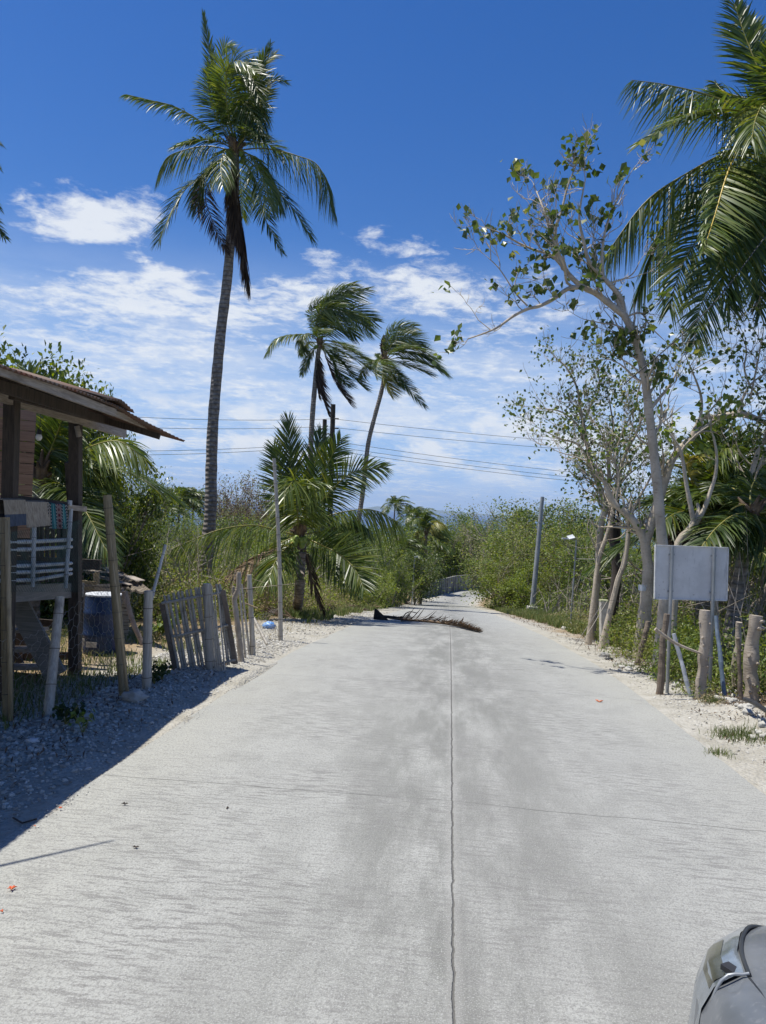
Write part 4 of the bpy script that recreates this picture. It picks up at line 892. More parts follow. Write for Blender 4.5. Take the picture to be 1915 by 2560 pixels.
for px, py, Z, k, w_ in [(20, 850, 14.5, 'broad', .75), (75, 885, 15, 'broad', .7), (130, 915, 16, 'broad', .6), (190, 955, 17, 'broad', .55), (235, 985, 18, 'broad', .4), (240, 1120, 15.5, 'broad', .7), (300, 1140, 16, 'broad', .7), (320, 1175, 18, 'near', .7), (205, 1160, 17, 'g4', .8), (130, 1150, 17, 'near', .9), (60, 1120, 16, 'g4', .8), (20, 1000, 17, 'g4', .8), (300, 1260, 22, 'g2', .9), (250, 1250, 20, 'g2', 1)]:
    put_tree(k, px, py, Z, 'broad leaved tree growing close behind the wooden house', gH, wid=w_)
gQ = 'trees behind the white board'
for px, py, Z, k in [(1640, 1330, 42, 'g2'), (1690, 1325, 46, 'g1'), (1860, 1330, 40, 'g2'), (1905, 1320, 44, 'g2'), (1950, 1310, 40, 'g1'), (1880, 1200, 20, 'near'), (1920, 1100, 19, 'near'), (1800, 1060, 19, 'near'), (1890, 950, 17.5, 'bare'), (1830, 960, 18, 'bare'), (1760, 1120, 22, 'g3'), (1700, 1150, 22, 'bare')]:
    put_tree(k, px, py, Z, 'leafy tree in the green slope behind the white board', gQ, wid=.9 if Z < 25 else 1.2)
for tr, cr, H in PR.values():
    for o_ in (tr, cr):
        if o_: bpy.data.objects.remove(o_)
# ---------- masses nobody could count
rg = np.random.default_rng(77)
def clumps(mb, n, samp, r, hgt, per, lsz, rg, mis=(0,), up=.35, aspect=.55, hang=0):
    for i in range(n):
        x, y = samp(rg); rr = rg.uniform(*r); h = rg.uniform(*hgt); m = int(per*rr*rr/(r[1]*r[1]))+20
        d = rg.normal(size=(m, 3)); d /= np.linalg.norm(d, axis=1)[:, None]; d *= rg.uniform(.45, 1, (m, 1))**.6; d[:, 2] = np.abs(d[:, 2])
        c = np.stack([x+d[:, 0]*rr, y+d[:, 1]*rr, np.zeros(m)], 1); c[:, 2] = gz(c[:, 0], c[:, 1])+d[:, 2]*h+.02
        leaves(mb, c, lsz*(.8+.02*y), rg, up, aspect, mis[rg.integers(len(mis))], hang)
def samp_left(y0, y1, t0, t1, pw=1):
    def f(rg):
        y = y0+(y1-y0)*rg.random()**pw; return ctr(y)+rg.uniform(t0*(.6+y/45), t1), y
    return f
mb = MB()
LM = [M['leaf_bush'], M['leaf_lime'], M['leaf_olive'], M['straw'], M['leaf_brown']]
clumps(mb, 150, samp_left(14.5, 22, -8, -5.2), (.4, 1.0), (.5, 1.1), 330, .055, rg, (0, 1, 1, 2, 2, 3))
clumps(mb, 210, samp_left(21, 34, -9, -4.8), (.6, 1.5), (.7, 1.7), 430, .06, rg, (0, 1, 1, 2, 3))
clumps(mb, 150, samp_left(32, 60, -9, -4.6), (.9, 2.4), (.9, 2.2), 380, .075, rg, (0, 1, 1, 2))
clumps(mb, 50, samp_left(24, 52, -5.4, -4.4), (.3, .9), (.3, .9), 260, .05, rg, (0, 2, 3, 3, 4))
clumps(mb, 60, samp_left(52, 100, -8, -5.6), (1, 2.2), (.8, 2.6), 380, .08, rg, (0, 0, 2))
tag(mb.build('undergrowth', LM, smooth=False), kind='stuff')
mb = MB()
clumps(mb, 170, lambda g_: (lambda y: (ctr(y)+3.05+(.4 if y < 9.8 else 0)+max(0, 9.6-y)*.3+5*g_.random()**1.4, y))(g_.uniform(7.4, 13.5)), (.22, .5), (.4, 1.0), 420, .05, rg, (0, 0, 1, 2))
clumps(mb, 190, lambda g_: (lambda y: (ctr(y)+g_.uniform(3.7, 11), y))(g_.uniform(12, 22)), (.4, .9), (.5, 1.2), 380, .055, rg, (0, 1, 2, 3))
clumps(mb, 22, lambda g_: (lambda y: (ctr(y)+g_.uniform(2.85, 3.25)+max(0, 8.6-y)*.2, y))(g_.uniform(8.0, 11)), (.10, .2), (.12, .32), 120, .035, rg, (0, 1, 2, 3))
clumps(mb, 60, lambda g_: (lambda y: (ctr(y)+g_.uniform(4.6, 8), y))(g_.uniform(20, 34)), (.4, 1.0), (.2, .55), 330, .06, rg, (0, 2, 3, 3, 4))
clumps(mb, 260, lambda g_: (lambda y: (lambda t: (ctr(y)+t, y))(g_.uniform(5.5+.05*y, 7+.45*y)))(g_.uniform(22, 50)), (.8, 2.2), (.5, 1.6), 400, .07, rg, (1, 1, 0))
clumps(mb, 90, lambda g_: (lambda y: (ctr(y)+g_.uniform(5.6, 8), y))(g_.uniform(46, 95)), (.5, 1.6), (.5, 2.0), 330, .075, rg, (0, 0, 2))
tag(mb.build('undergrowth', LM, smooth=False), kind='stuff')
# the far wood down to the shore
mb = MB()
for i in range(900):
    y = 85+215*rg.random()**1.3; x = rg.uniform(-.75, .75)*y+.02*y
    if abs(x-ctr(min(y, 125))) < 9 and y < 130: continue
    h = rg.uniform(4, 7.5)-(y-85)*.004; rr = rg.uniform(2, 4.2); m = 170; d = rg.normal(size=(m, 3)); d /= np.linalg.norm(d, axis=1)[:, None]; d[:, 2] = np.abs(d[:, 2])
    gx = float(gz(x, y)); c = np.stack([x+d[:, 0]*rr, y+d[:, 1]*rr, gx+h*.55+d[:, 2]*h*.45], 1)
    zl = 1.65-.010*y; c[:, 2] = np.minimum(c[:, 2], zl+rg.normal(0, .4, m)); leaves(mb, c, .5*y/120, rg, .5, .7, int(rg.integers(3)))
tag(mb.build('far_woods', [M['leaf_tree'], M['leaf_bush'], M['leaf_dark']], smooth=False), kind='stuff')
# dead stems standing in the scrub
mb = MB()
for n_, f in ((900, lambda: (lambda y: (ctr(y)-rg.uniform(5.0, 5.5+.45*y), y))(rg.uniform(14.5, 42))), (900, lambda: (lambda y: (ctr(y)+rg.uniform(3.4+(1.6 if y > 15 else 0), 6+.3*y), y))(rg.uniform(9.5, 45)))):
    for i in range(n_):
        x, y = f(); h = rg.uniform(.5, 1.7)*(1+.012*y); b_ = np.array([x, y, float(gz(x, y))]); d = rg.normal(0, .28, 2); m_ = b_+[d[0]*h*.5, d[1]*h*.5, h*.55]; e_ = b_+[d[0]*h*1.3, d[1]*h, h]
        tube(mb, [b_, m_, e_], [.007+.0003*y, .006+.0002*y, .003], 3, cap=False); q_ = m_+rg.normal(0, .3, 3)*h+[0, 0, .2*h]; tube(mb, [m_, q_], [.005+.0002*y, .003], 3, cap=False)
tag(mb.build('dead_stems', M['twig'], smooth=False), kind='stuff')
# grass: yard, verges, tufts on the shoulder
def grass(mb, X, Y, h, rg, w=.008, mi=0):
    n = len(X); Z = gz(X, Y); a = rg.random(n)*6.28; hh = h*rg.uniform(.5, 1.3, n); ln = rg.normal(0, .35, (n, 2))*hh[:, None]
    s = np.stack([np.cos(a), np.sin(a), np.zeros(n)], 1)*w; p = np.stack([X, Y, Z-.01], 1)
    m_ = p+np.stack([ln[:, 0]*.4, ln[:, 1]*.4, hh*.6], 1); e = p+np.stack([ln[:, 0], ln[:, 1], hh], 1)
    V = np.stack([p-s, p+s, m_+s*.8, m_-s*.8, e+s*.1, e-s*.1], 1).reshape(-1, 3); b = np.arange(n)[:, None]*6
    mb.add(V, np.concatenate([b+np.array([[0, 1, 2, 3]]), b+np.array([[3, 2, 4, 5]])]), mi)
mb = MB()
Y = rg.uniform(4.5, 13, 16000); X = ctr(Y)-rg.uniform(3.6, 8.5, 16000); k_ = (hsh(X*2, Y*2, 1.3) > -.25) | (Y < 9); grass(mb, X[k_], Y[k_], .10, rg, .005)
Y = rg.uniform(18, 60, 16000); X = ctr(Y)-rg.uniform(3.3, 5.4, 16000); k_ = hsh(X*2, Y*1.2, 1.1) > -.1; grass(mb, X[k_], Y[k_], .22, rg, .014)
Y = rg.uniform(11, 60, 34000); X = ctr(Y)+rg.uniform(3.3, 6.4, 34000)+np.clip(14-Y, 0, 4)*.1; k_ = hsh(X*2, Y*1.2, 1.1) > -.2; grass(mb, X[k_], Y[k_], .24, rg, .012, 0); 
Y = rg.uniform(6, 12, 9000); X = ctr(Y)+rg.uniform(4.0, 7, 9000); grass(mb, X, Y, .22, rg, .007, 1)
for cx_, cy_, r_, n_ in [(*G(1780, 1755)[:2], .07, 330), (*G(1830, 1840)[:2], .10, 420), (*G(1655, 1705)[:2], .06, 200), (*G(1870, 1850)[:2], .09, 260), (*G(1790, 1885)[:2], .06, 120), (*G(1560, 1668)[:2], .08, 160)]:
    grass(mb, cx_+rg.normal(0, r_, n_), cy_+rg.normal(0, r_, n_), .07, rg, .0026)
tag(mb.build('grass', [M['grassm'], M['straw']], smooth=False), kind='stuff')
# dry litter of leaves and stems along the verges
mb = MB()
for n_, f in ((6500, lambda n: (rg.uniform(4, 14, n), 1, 3.0, 4.3)), (1500, lambda n: (rg.uniform(11, 34, n), -1, 2.9, 4.6)), (1500, lambda n: (rg.uniform(13, 40, n), 1, 2.6, 4.0))):
    Y, sd, a_, b_ = f(n_); X = ctr(Y)+sd*rg.uniform(a_, b_, n_); leaves(mb, np.stack([X, Y, gz(X, Y)+.025], 1), .05+.002*Y.mean(), rg, 1.5, .14, (rg.random() < .4)*1)
Y = rg.uniform(4, 13, 2600); X = ctr(Y)+rg.uniform(2.5, 4.2, 2600); k_ = hsh(X*3, Y*3, 1.7) > .1; leaves(mb, np.stack([X, Y, gz(X, Y)+.02], 1)[k_], .045, rg, 1.5, .35, 1)
Y = rg.uniform(3, 9, 700); X = ctr(Y)-rg.uniform(2.6, 4.2, 700); leaves(mb, np.stack([X, Y, gz(X, Y)+.03], 1), .05, rg, 1.5, .3, 1)
tag(mb.build('leaf_litter', [M['straw'], M['leaf_brown']], smooth=False), kind='stuff')
# gravel
ico = []
def stones(mb, X, Y, S, rg, lift=.25):
    n = len(X); ph = (1+5**.5)/2
    B = np.array([(-1, ph, 0), (1, ph, 0), (-1, -ph, 0), (1, -ph, 0), (0, -1, ph), (0, 1, ph), (0, -1, -ph), (0, 1, -ph), (ph, 0, -1), (ph, 0, 1), (-ph, 0, -1), (-ph, 0, 1)])/1.9
    Ft = np.array([(0, 11, 5), (0, 5, 1), (0, 1, 7), (0, 7, 10), (0, 10, 11), (1, 5, 9), (5, 11, 4), (11, 10, 2), (10, 7, 6), (7, 1, 8), (3, 9, 4), (3, 4, 2), (3, 2, 6), (3, 6, 8), (3, 8, 9), (4, 9, 5), (2, 4, 11), (6, 2, 10), (8, 6, 7), (9, 8, 1)])
    V = B[None]*rg.uniform(.65, 1.25, (n, 12, 1))*rg.uniform(.6, 1.2, (n, 1, 3))*np.array([1, 1, .7]); a = rg.random(n)*6.28; c_, s_ = np.cos(a), np.sin(a)
    V = np.stack([V[..., 0]*c_[:, None]-V[..., 1]*s_[:, None], V[..., 0]*s_[:, None]+V[..., 1]*c_[:, None], V[..., 2]], -1)*S[:, None, None]
    V += np.stack([X, Y, gz(X, Y)+S*lift], 1)[:, None]; mb.add(V.reshape(-1, 3), (np.arange(n)[:, None, None]*12+Ft[None]).reshape(-1, 3))
mb = MB(); N = 15000
Y = 2.2+10.5*rg.random(N)**1.2; tl = 2.42+1.75*rg.random(N)**.8; X = ctr(Y)-tl; S = .007+.016*rg.random(N)**2.2+(tl > 2.9)*.004; stones(mb, X, Y, S, rg)
N = 11000; Y = 3+15*rg.random(N)**1.3; tl = 2.35+1.9*rg.random(N)**.8; X = ctr(Y)+tl; S = .005+.014*rg.random(N)**3+(tl > 3.2)*.006; stones(mb, X, Y, S, rg)
N = 5000; Y = rg.uniform(11, 30, N); X = ctr(Y)-rg.uniform(2.4, 4.6, N); stones(mb, X, Y, .008+.02*rg.random(N)**3, rg)
N = 700; Y = rg.uniform(3, 8, N); X = ctr(Y)-HL+rg.uniform(0, .5, N)**1.5; stones(mb, X, Y, .003+.004*rg.random(N), rg, 1.2)
tag(mb.build('gravel', M['stone'], smooth=False), kind='stuff')
# ---------------------------------------------------------------- wooden house on stilts
def PX(px, py, X): r = ray(px, py); return CAM+r*(X/r[0])
def bamboo(mb, a, b, r, nodes=5, sides=9, r1=None, bend=0, mi=0, mn=1):
    a = np.asarray(a, float); b = np.asarray(b, float); r1 = r if r1 is None else r1; n = nodes*6+1; t_ = np.linspace(0, 1, n)
    pts = a+(b-a)*t_[:, None]+np.array([bend, 0, 0])*np.sin(t_*math.pi)[:, None]
    rad = (r+(r1-r)*t_)*np.where(np.arange(n) % 6 == 3, 1.10, 1.0); tube(mb, pts, rad, sides, mi)
    for i in range(3, n, 6): tube(mb, [pts[i]-(pts[1]-pts[0])*.06, pts[i]+(pts[1]-pts[0])*.06], (r+(r1-r)*t_[i])*1.125, sides, mn)
def sheet(mb, p00, p10, p01, p11, nu, nv, disp=None, th=0, mi=0):
    p00, p10, p01, p11 = [np.asarray(q, float) for q in (p00, p10, p01, p11)]
    nn = nrm(np.cross(p10-p00, p01-p00)); V = []
    for j in range(nv+1):
        for i in range(nu+1):
            u_, v_ = i/nu, j/nv; q = (p00*(1-u_)+p10*u_)*(1-v_)+(p01*(1-u_)+p11*u_)*v_
            V.append(q+nn*(disp(u_, v_) if disp else 0))
    i = np.arange(nv)[:, None]*(nu+1); j = np.arange(nu)[None]
    Fq = np.stack([i+j, i+j+1, i+nu+1+j+1, i+nu+1+j], -1).reshape(-1, 4); V = np.array(V)
    if th:
        m = len(V); mb.add(V+nn*th/2, Fq, mi); mb.add(V-nn*th/2, Fq[:, ::-1], mi)
        e = [k for k in range(nu+1)]+[(k+1)*(nu+1)+nu for k in range(nv)]+[nv*(nu+1)+k for k in range(nu-1, -1, -1)]+[k*(nu+1) for k in range(nv-1, 0, -1)]
        L = len(e); Ve = np.concatenate([V[e]+nn*th/2, V[e]-nn*th/2]); k = np.arange(L); mb.add(Ve, np.stack([k, (k+1) % L, (k+1) % L+L, k+L], 1), mi)
    else: mb.add(V, Fq, mi)
HB = np.array([-4.6, 7.0, float(gz(-4.6, 7.0))])
house = thing('wooden_house', 'weathered plank house on stilts with rusty corrugated roof and open porch', 'house', HB)
def hp(name, mb, mt, par=None, smooth=False):
    o = mb.build(name, mt, par or house, HB, smooth); return o
# roof: corrugated sheets with a sagging far end
mb = MB(); ysr = np.arange(1.6, 8.86, .0125); sl = math.tan(R(13.5)); V = []
def eave(y): return -2.74+.019*(y-5.1)+.26*np.clip((y-7.6)/1.2, 0, 1)**1.5, 2.515-.19*np.clip((y-7.5)/1.3, 0, 1)**1.3+.012*math.sin(y*2.1)
NU = [0, .25, .8, 1.6, 2.6, 3.9]
for y_ in ysr:
    ex, ez = eave(y_); cw = .011*math.sin(y_*2*math.pi/.076)
    for u_ in NU: V.append((ex-u_, y_, ez+u_*sl*(1 if u_ > .25 else .9)+cw+.012*math.floor((y_-1.6)/.82)*.0))
n = len(NU); i = np.arange(len(ysr)-1)[:, None]*n; j = np.arange(n-1)[None]
mb.add(V, np.stack([i+j, i+j+1, i+n+j+1, i+n+j], -1).reshape(-1, 4)); ro = hp('roof', mb, M['roof'], smooth=True)
sm = ro.modifiers.new('thickness', 'SOLIDIFY'); sm.thickness = .004
mb = MB(); V = []
for y_ in np.arange(7.0, 7.75, .0125):
    ex, ez = eave(y_); cw = .011*math.sin(y_*2*math.pi/.076)
    for u_ in (-.03, .5, 1.0): V.append((ex-u_, y_, ez+u_*sl+cw+.02+.05*(1-abs(y_-7.4)/.45)))
n = 3; i = np.arange(len(V)//3-1)[:, None]*n; j = np.arange(2)[None]; mb.add(V, np.stack([i+j, i+j+1, i+n+j+1, i+n+j], -1).reshape(-1, 4))
o = hp('loose_roof_sheet', mb, M['roof'], ro, True); sm = o.modifiers.new('thickness', 'SOLIDIFY'); sm.thickness = .004
for nm, a, b, w, h in (('fascia_board', PX(-250, 833, -2.80), PX(287, 1032, -2.76), .03, .075), ('fascia_board', PX(268, 1026, -2.80), PX(404, 1080, -2.75), .035, .06),
                       
                       ('porch_beam', PX(-200, 925, -3.52), PX(312, 1082, -3.5), .05, .13), ('splice_board', PX(160, 1018, -3.46), PX(228, 1046, -3.46), .03, .09)):
    mb = MB(); board(mb, a, b, w, h); hp(nm, mb, M['beam'])
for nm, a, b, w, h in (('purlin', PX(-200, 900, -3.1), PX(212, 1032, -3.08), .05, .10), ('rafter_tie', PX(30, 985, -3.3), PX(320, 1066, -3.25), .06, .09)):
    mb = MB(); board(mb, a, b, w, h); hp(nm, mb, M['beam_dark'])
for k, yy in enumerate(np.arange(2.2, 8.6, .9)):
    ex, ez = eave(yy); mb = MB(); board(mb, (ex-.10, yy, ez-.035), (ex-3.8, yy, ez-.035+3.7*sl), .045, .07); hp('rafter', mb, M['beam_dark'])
def vpost(name, px0, py0, px1, py1, X, w, mt, par=None):
    a = PX(px0, py0, X); b = PX(px1, py1, X); b[2] = min(b[2], float(gz(b[0], b[1])))-.05; mb = MB(); board(mb, b, a, w, w, up=(0, 1, 0)); return hp(name, mb, mt, par)
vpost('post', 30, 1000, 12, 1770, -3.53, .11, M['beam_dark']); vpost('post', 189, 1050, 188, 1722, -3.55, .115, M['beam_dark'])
mb = MB(); a = PX(172, 1155, -3.62); b = PX(178, 1262, -3.62); board(mb, b, a, .06, .09, up=(0, 1, 0)); hp('post_block', mb, M['beam_dark'])
mb = MB(); a = PX(192, 1065, -3.5); b = PX(202, 1092, -3.5); board(mb, a, PX(198, 1092, -3.48), .03, .05); hp('cleat', mb, M['beam'])
# plank wall, seen end-on past the porch
wc = P(86, 1120, 9.5); wd = np.array([-.86, -.51, 0]); ztop = 2.8; zb = 1.02; nb = 13
mb = MB(); hb = (ztop-zb)/nb
for k in range(nb):
    zc = zb+hb*(k+.5); c = np.array([wc[0], wc[1], 0])+wd*1.6; c[2] = zc+.004*math.sin(k*5); box(mb, c, (3.2, .022, hb-.010), (wd, nrm(np.cross((0, 0, 1), wd)), nrm((0, 0, 1)+np.array([.02, 0, 0])*math.sin(k)))); 
hp('plank_wall', mb, M['wall_plank'])
mb = MB(); c = np.array([wc[0], wc[1], (ztop+zb)/2])+wd*1.6+nrm(np.cross((0, 0, 1), wd))*-.0; off = nrm(np.cross((0, 0, 1), wd)); off = off if off[1] > 0 else -off
board(mb, np.array([wc[0], wc[1], .6])+off*.05+wd*.04, np.array([wc[0], wc[1], 2.8])+off*.05+wd*.04, .07, .07, up=(0, 1, 0)); hp('corner_stud', mb, M['beam_dark'])
# floor
FL = 0.80
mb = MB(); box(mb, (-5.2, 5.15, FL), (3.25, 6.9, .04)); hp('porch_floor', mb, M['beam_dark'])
mb = MB(); board(mb, PX(-260, 1500, -3.60), PX(204, 1474, -3.60), .06, .17); hp('floor_beam', mb, M['floor_beam'])
for yy in (5.0, 6.6, 9.7):
    mb = MB(); board(mb, (-3.66, yy, FL-.09), (-6.8, yy, FL-.09), .06, .13); hp('floor_joist', mb, M['beam_dark'])
for x_, y_ in ((-4.9, 8.9), (-6.0, 9.3), (-5.4, 6.2), (-4.6, 9.6)):
    mb = MB(); z_ = float(gz(x_, y_)); board(mb, (x_, y_, z_-.05), (x_, y_, FL-.02), .10, .10, up=(0, 1, 0)); hp('stilt', mb, M['beam_dark'])
# railing
rail = hp('railing', (lambda m: (board(m, PX(30, 1246, -3.57), PX(178, 1264, -3.57), .05, .07), m)[1])(MB()), M['beam_dark'])
for ya, yb, r_ in ((1353, 1352, .021), (1372, 1370, .021), (1413, 1411, .019), (1429, 1426, .019), (1449, 1437, .019)):
    mb = MB(); bamboo(mb, PX(-140, ya+6, -3.50), PX(84, ya+1, -3.49), r_, 4); bamboo(mb, PX(84, ya+1, -3.50), PX(178, yb-3, -3.50), r_, 2); hp('rail', mb, [M['bamboo_white'], M['node']], rail, True)
for p0, p1, w in (((86, 1318), (82, 1467), .02), ((178, 1272), (164, 1470), .02), ((175, 1251), (174, 1264), .024)):
    mb = MB(); bamboo(mb, PX(*p1, -3.46), PX(*p0, -3.46), w, 3); hp('rail_stick', mb, [M['bamboo_white'], M['node']], rail, True)
mb = MB(); board(mb, PX(168, 1268, -3.47), PX(214, 1273, -3.47), .03, .06); hp('rail_end_block', mb, M['beam'], rail)
# far side balusters of the porch
br_ = hp('far_railing', (lambda m: (board(m, P(60, 1300, 9.7), P(170, 1302, 9.7), .05, .08), m)[1])(MB()), M['beam_dark'])
for xx in (68, 93, 104.5, 118, 132, 150, 160):
    mb = MB(); board(mb, P(xx, 1455, 9.7), P(xx, 1300, 9.7), .075 if xx in (68, 150, 160) else .042, .03, up=(0, 1, 0)); hp('baluster', mb, M['beam_dark'], br_)
mb = MB(); a = P(45, 1290, 9.75); b = P(70, 1460, 9.75); board(mb, b, a, .2, .02, up=(0, 1, 0)); board(mb, P(20, 1455, 9.75), P(20, 1290, 9.75), .25, .02, up=(0, 1, 0)); hp('side_panel', mb, M['beam_dark'], br_)
# stair under the porch
st = hp('stair', (lambda m: (board(m, P(28, 1478, 8.2), P(140, 1690, 8.2), .04, .24, up=(1, 0, .6)), m)[1])(MB()), M['floor_beam'])
mb = MB(); board(mb, P(-60, 1490, 8.9), P(60, 1700, 8.9), .04, .2, up=(1, 0, .6)); hp('stringer', mb, M['beam_dark'], st)
for yy in (1575, 1623, 1667, 1706):
    mb = MB(); board(mb, P(-20, yy, 8.6), P(112, yy, 8.6), .22, .035); hp('tread', mb, M['beam'], st)
mb = MB(); board(mb, P(-200, 1640, 9.6), P(190, 1640, 9.6), .03, .10); board(mb, P(-100, 1540, 9.8), P(150, 1560, 9.8), .03, .09); hp('cross_board', mb, M['beam_dark'])
# concrete blocks half seen behind the stair
gb = 'pale blocks stacked under the porch'
for k, (px, py) in enumerate([(40, 1560), (55, 1610), (52, 1657), (38, 1610)]):
    mb = MB(); c = P(px, py, 10.2); box(mb, c, (.14, .18, .24)); bv = mb.build('hollow_block', M['concrete'], None, c, False); tag(bv, 'pale concrete block behind the stair treads under the porch', 'block', gb)
mb = MB(); pa = G(285, 2105); pz = G(-200, 2225); off_ = np.array([-SHX, -SHY, 1.0]); bamboo(mb, pz+off_*2.9, pa+off_*3.6, .016, 8, 9, .008); hp('roof_pole', mb, [M['bamboo_grey'], M['node']], None, True)
# cloths over the rail
def clothmat(kind):
    def f(k):
        uvn = k.node('ShaderNodeUVMap').outputs[0]; u, v, _ = k.sep(uvn); n = k.noise(k.comb(k.m('MULTIPLY', u, 9), k.m('MULTIPLY', v, 1.2), 0), 3, 5, .6)
        if kind == 0:
            tan = k.mix(k.ss(n, .3, .7), (.24, .20, .16), (.40, .35, .28)); blu = k.mix(k.ss(n, .3, .7), (.07, .085, .12), (.11, .13, .17)); c = k.mix(k.m('LESS_THAN', v, .46), tan, blu)
        elif kind == 1: c = k.mix(k.ss(n, .3, .7), (.26, .22, .18), (.44, .385, .31))
        else:
            base = k.mix(k.m('GREATER_THAN', k.m('FRACT', k.m('ADD', k.m('MULTIPLY', v, 8), k.m('ABSOLUTE', k.m('SUBTRACT', k.m('FRACT', k.m('MULTIPLY', u, 7)), .5)))), .62), (.03, .035, .04), (.28, .27, .27))
            def st_(c0, w, col, cur): return k.mix(k.m('LESS_THAN', k.m('ABSOLUTE', k.m('SUBTRACT', u, c0)), w), cur, col)
            c = st_(.27, .09, (.03, .14, .16), base); c = st_(.27, .02, (.12, .26, .27), c); c = st_(.80, .06, (.04, .17, .19), c); c = st_(.80, .015, (.16, .3, .3), c)
            dots = k.m('LESS_THAN', k.m('ADD', k.m('POWER', k.m('SUBTRACT', k.m('FRACT', k.m('MULTIPLY', v, 4.5)), .5), 2), k.m('POWER', k.m('MULTIPLY', k.m('SUBTRACT', u, .54), 9), 2)), .09)
            c = st_(.54, .09, (.22, .16, .16), c); c = k.mix(dots, c, (.10, .03, .04))
        k.put(k.b.inputs['Base Color'], c); k.b.inputs['Roughness'].default_value = .95; k.b.inputs['Specular IOR Level'].default_value = .1; bump(k, n, .5, .004)
    return mat('cloth_%d' % kind, f)
XR = -3.42
for k, (a, b, c, d, lab) in enumerate([((9, 1250), (63, 1250), (17, 1317), (67, 1312), 'tan cloth with a blue grey lower band hanging on the porch rail'),
                                  ((61, 1254), (121, 1256), (69, 1319), (123, 1314), 'plain tan crinkled cloth in the middle of the porch rail'),
                                  ((118, 1258), (168, 1262), (122, 1322), (169, 1322), 'dark cloth with teal and pink patterned stripes on the porch rail')]):
    mb = MB(); ph = k*2.1
    A, B, C_, D_ = PX(*a, XR), PX(*b, XR), PX(*c, XR), PX(*d, XR); nu, nv = 26, 16
    sheet(mb, A, B, C_, D_, nu, nv, lambda u_, v_: (.010*math.sin(u_*21+ph)+.006*math.sin(u_*47+v_*3))*v_**.6, .006)
    nf = (nu+1)*(nv+1)
    back = np.array([-.12, 0, 0]); A2, B2 = A+back, B+back; mb2 = MB(); sheet(mb, A, B, A2, B2, 8, 2, lambda u_, v_: .012*math.sin(v_*3.14), .006); sheet(mb, A2, B2, A2-[0, 0, .2], B2-[0, 0, .2], 8, 3, None, .006)
    o = mb.build('cloth', clothmat(k), None, A, True); tag(o, lab, 'cloth')
    Vv = np.array([v_.co[:] for v_ in o.data.vertices])+A; e1 = B-A; e2 = C_-A; U = np.linalg.lstsq(np.stack([e1, e2], 1), (Vv-A).T, rcond=None)[0].T; U[:, 1] = 1-U[:, 1]; set_uv(o, U)
# bulb on its wire
c = PX(97, 1093, -3.75); th = thing('light_bulb', 'white light bulb hanging on a wire under the porch beam', 'light bulb', c)
mb = MB(); sph(mb, c, (.034, .034, .04), 8, 12); mb.build('bulb', M['bulb'], th, c)
mb = MB(); tube(mb, [c+[0, 0, .03], c+[0, 0, .085]], [.026, .022], 10); mb.build('socket', M['black_plastic'], th, c)
mb = MB(); tube(mb, [c+[0, 0, .08], c+[.01, 0, .2], c+[0, 0, .33]], .003, 4); mb.build('wire', M['cable'], th, c)
# ---------------------------------------------------------------- shed, drum, tarp in the yard
sb = P(250, 1600, 11.6); sb[2] = float(gz(sb[0], sb[1]))
shed = thing('shed', 'low shed with a ragged roof and split bamboo wall beside the blue drum', 'shed', sb)
mb = MB(); sheet(mb, P(205, 1430, 12.3), P(388, 1490, 11.2), P(190, 1400, 13.5), P(300, 1425, 13.0), 24, 8, lambda u_, v_: .02*math.sin(u_*60)+.03*math.sin(u_*7+v_*4), .03); mb.build('roof', M['thatch'], shed, sb, False)
for a, b in (((215, 1425), (285, 1432)), ((262, 1418), (300, 1440)), ((320, 1440), (352, 1452)), ((240, 1440), (330, 1462))):
    mb = MB(); board(mb, P(*a, 11.9), P(*b, 11.7), .16, .012); mb.build('roof_scrap', M['beam'], shed, sb, False)
def weave(k):
    x, y, z = k.sep(obj_co(k)); n = k.noise(k.comb(k.m('MULTIPLY', x, 3), k.m('MULTIPLY', y, 3), k.m('MULTIPLY', z, 30)), 1.2, 4); l = k.m('FRACT', k.m('ADD', k.m('MULTIPLY', z, 17), k.m('MULTIPLY', n, .8)))
    c = k.mix(k.ss(n, .3, .7), (.30, .25, .18), (.44, .38, .29)); c = k.mix(k.ss(l, .78, .9), c, (.05, .04, .03)); k.put(k.b.inputs['Base Color'], c); bump(k, l, -.6, .01)
M['weave'] = mat('split_bamboo', weave)
mb = MB(); sheet(mb, P(231, 1462, 11.5), P(281, 1458, 11.5), P(232, 1590, 11.5), P(281, 1590, 11.5), 6, 12, lambda u_, v_: .008*math.sin(v_*40), .02); mb.build('bamboo_wall', M['weave'], shed, sb, False)
mb = MB(); sheet(mb, P(300, 1475, 12.2), P(326, 1480, 12.2), P(300, 1590, 12.2), P(320, 1590, 12.2), 3, 8, None, .02); mb.build('bamboo_wall', M['weave'], shed, sb, False)
mb = MB(); sheet(mb, P(200, 1448, 11.7), P(233, 1455, 11.7), P(200, 1600, 11.7), P(233, 1600, 11.7), 3, 8, None, .02); mb.build('panel', M['beam'], shed, sb, False)
for a, b, r_, m_ in (((281, 1440), (285, 1600), .035, 'beam_dark'), ((203, 1440), (200, 1610), .03, 'beam_dark'), ((237, 1432), (238, 1470), .02, 'bamboo_tan'), ((245, 1432), (245, 1470), .02, 'bamboo_tan')):
    p_ = P(*b, 11.55); mb = MB(); board(mb, p_-[0, 0, .15 if b[1] > 1500 else 0], P(*a, 11.55), r_*2, r_*2, up=(0, 1, 0)); mb.build('post', M[m_], shed, sb, False)
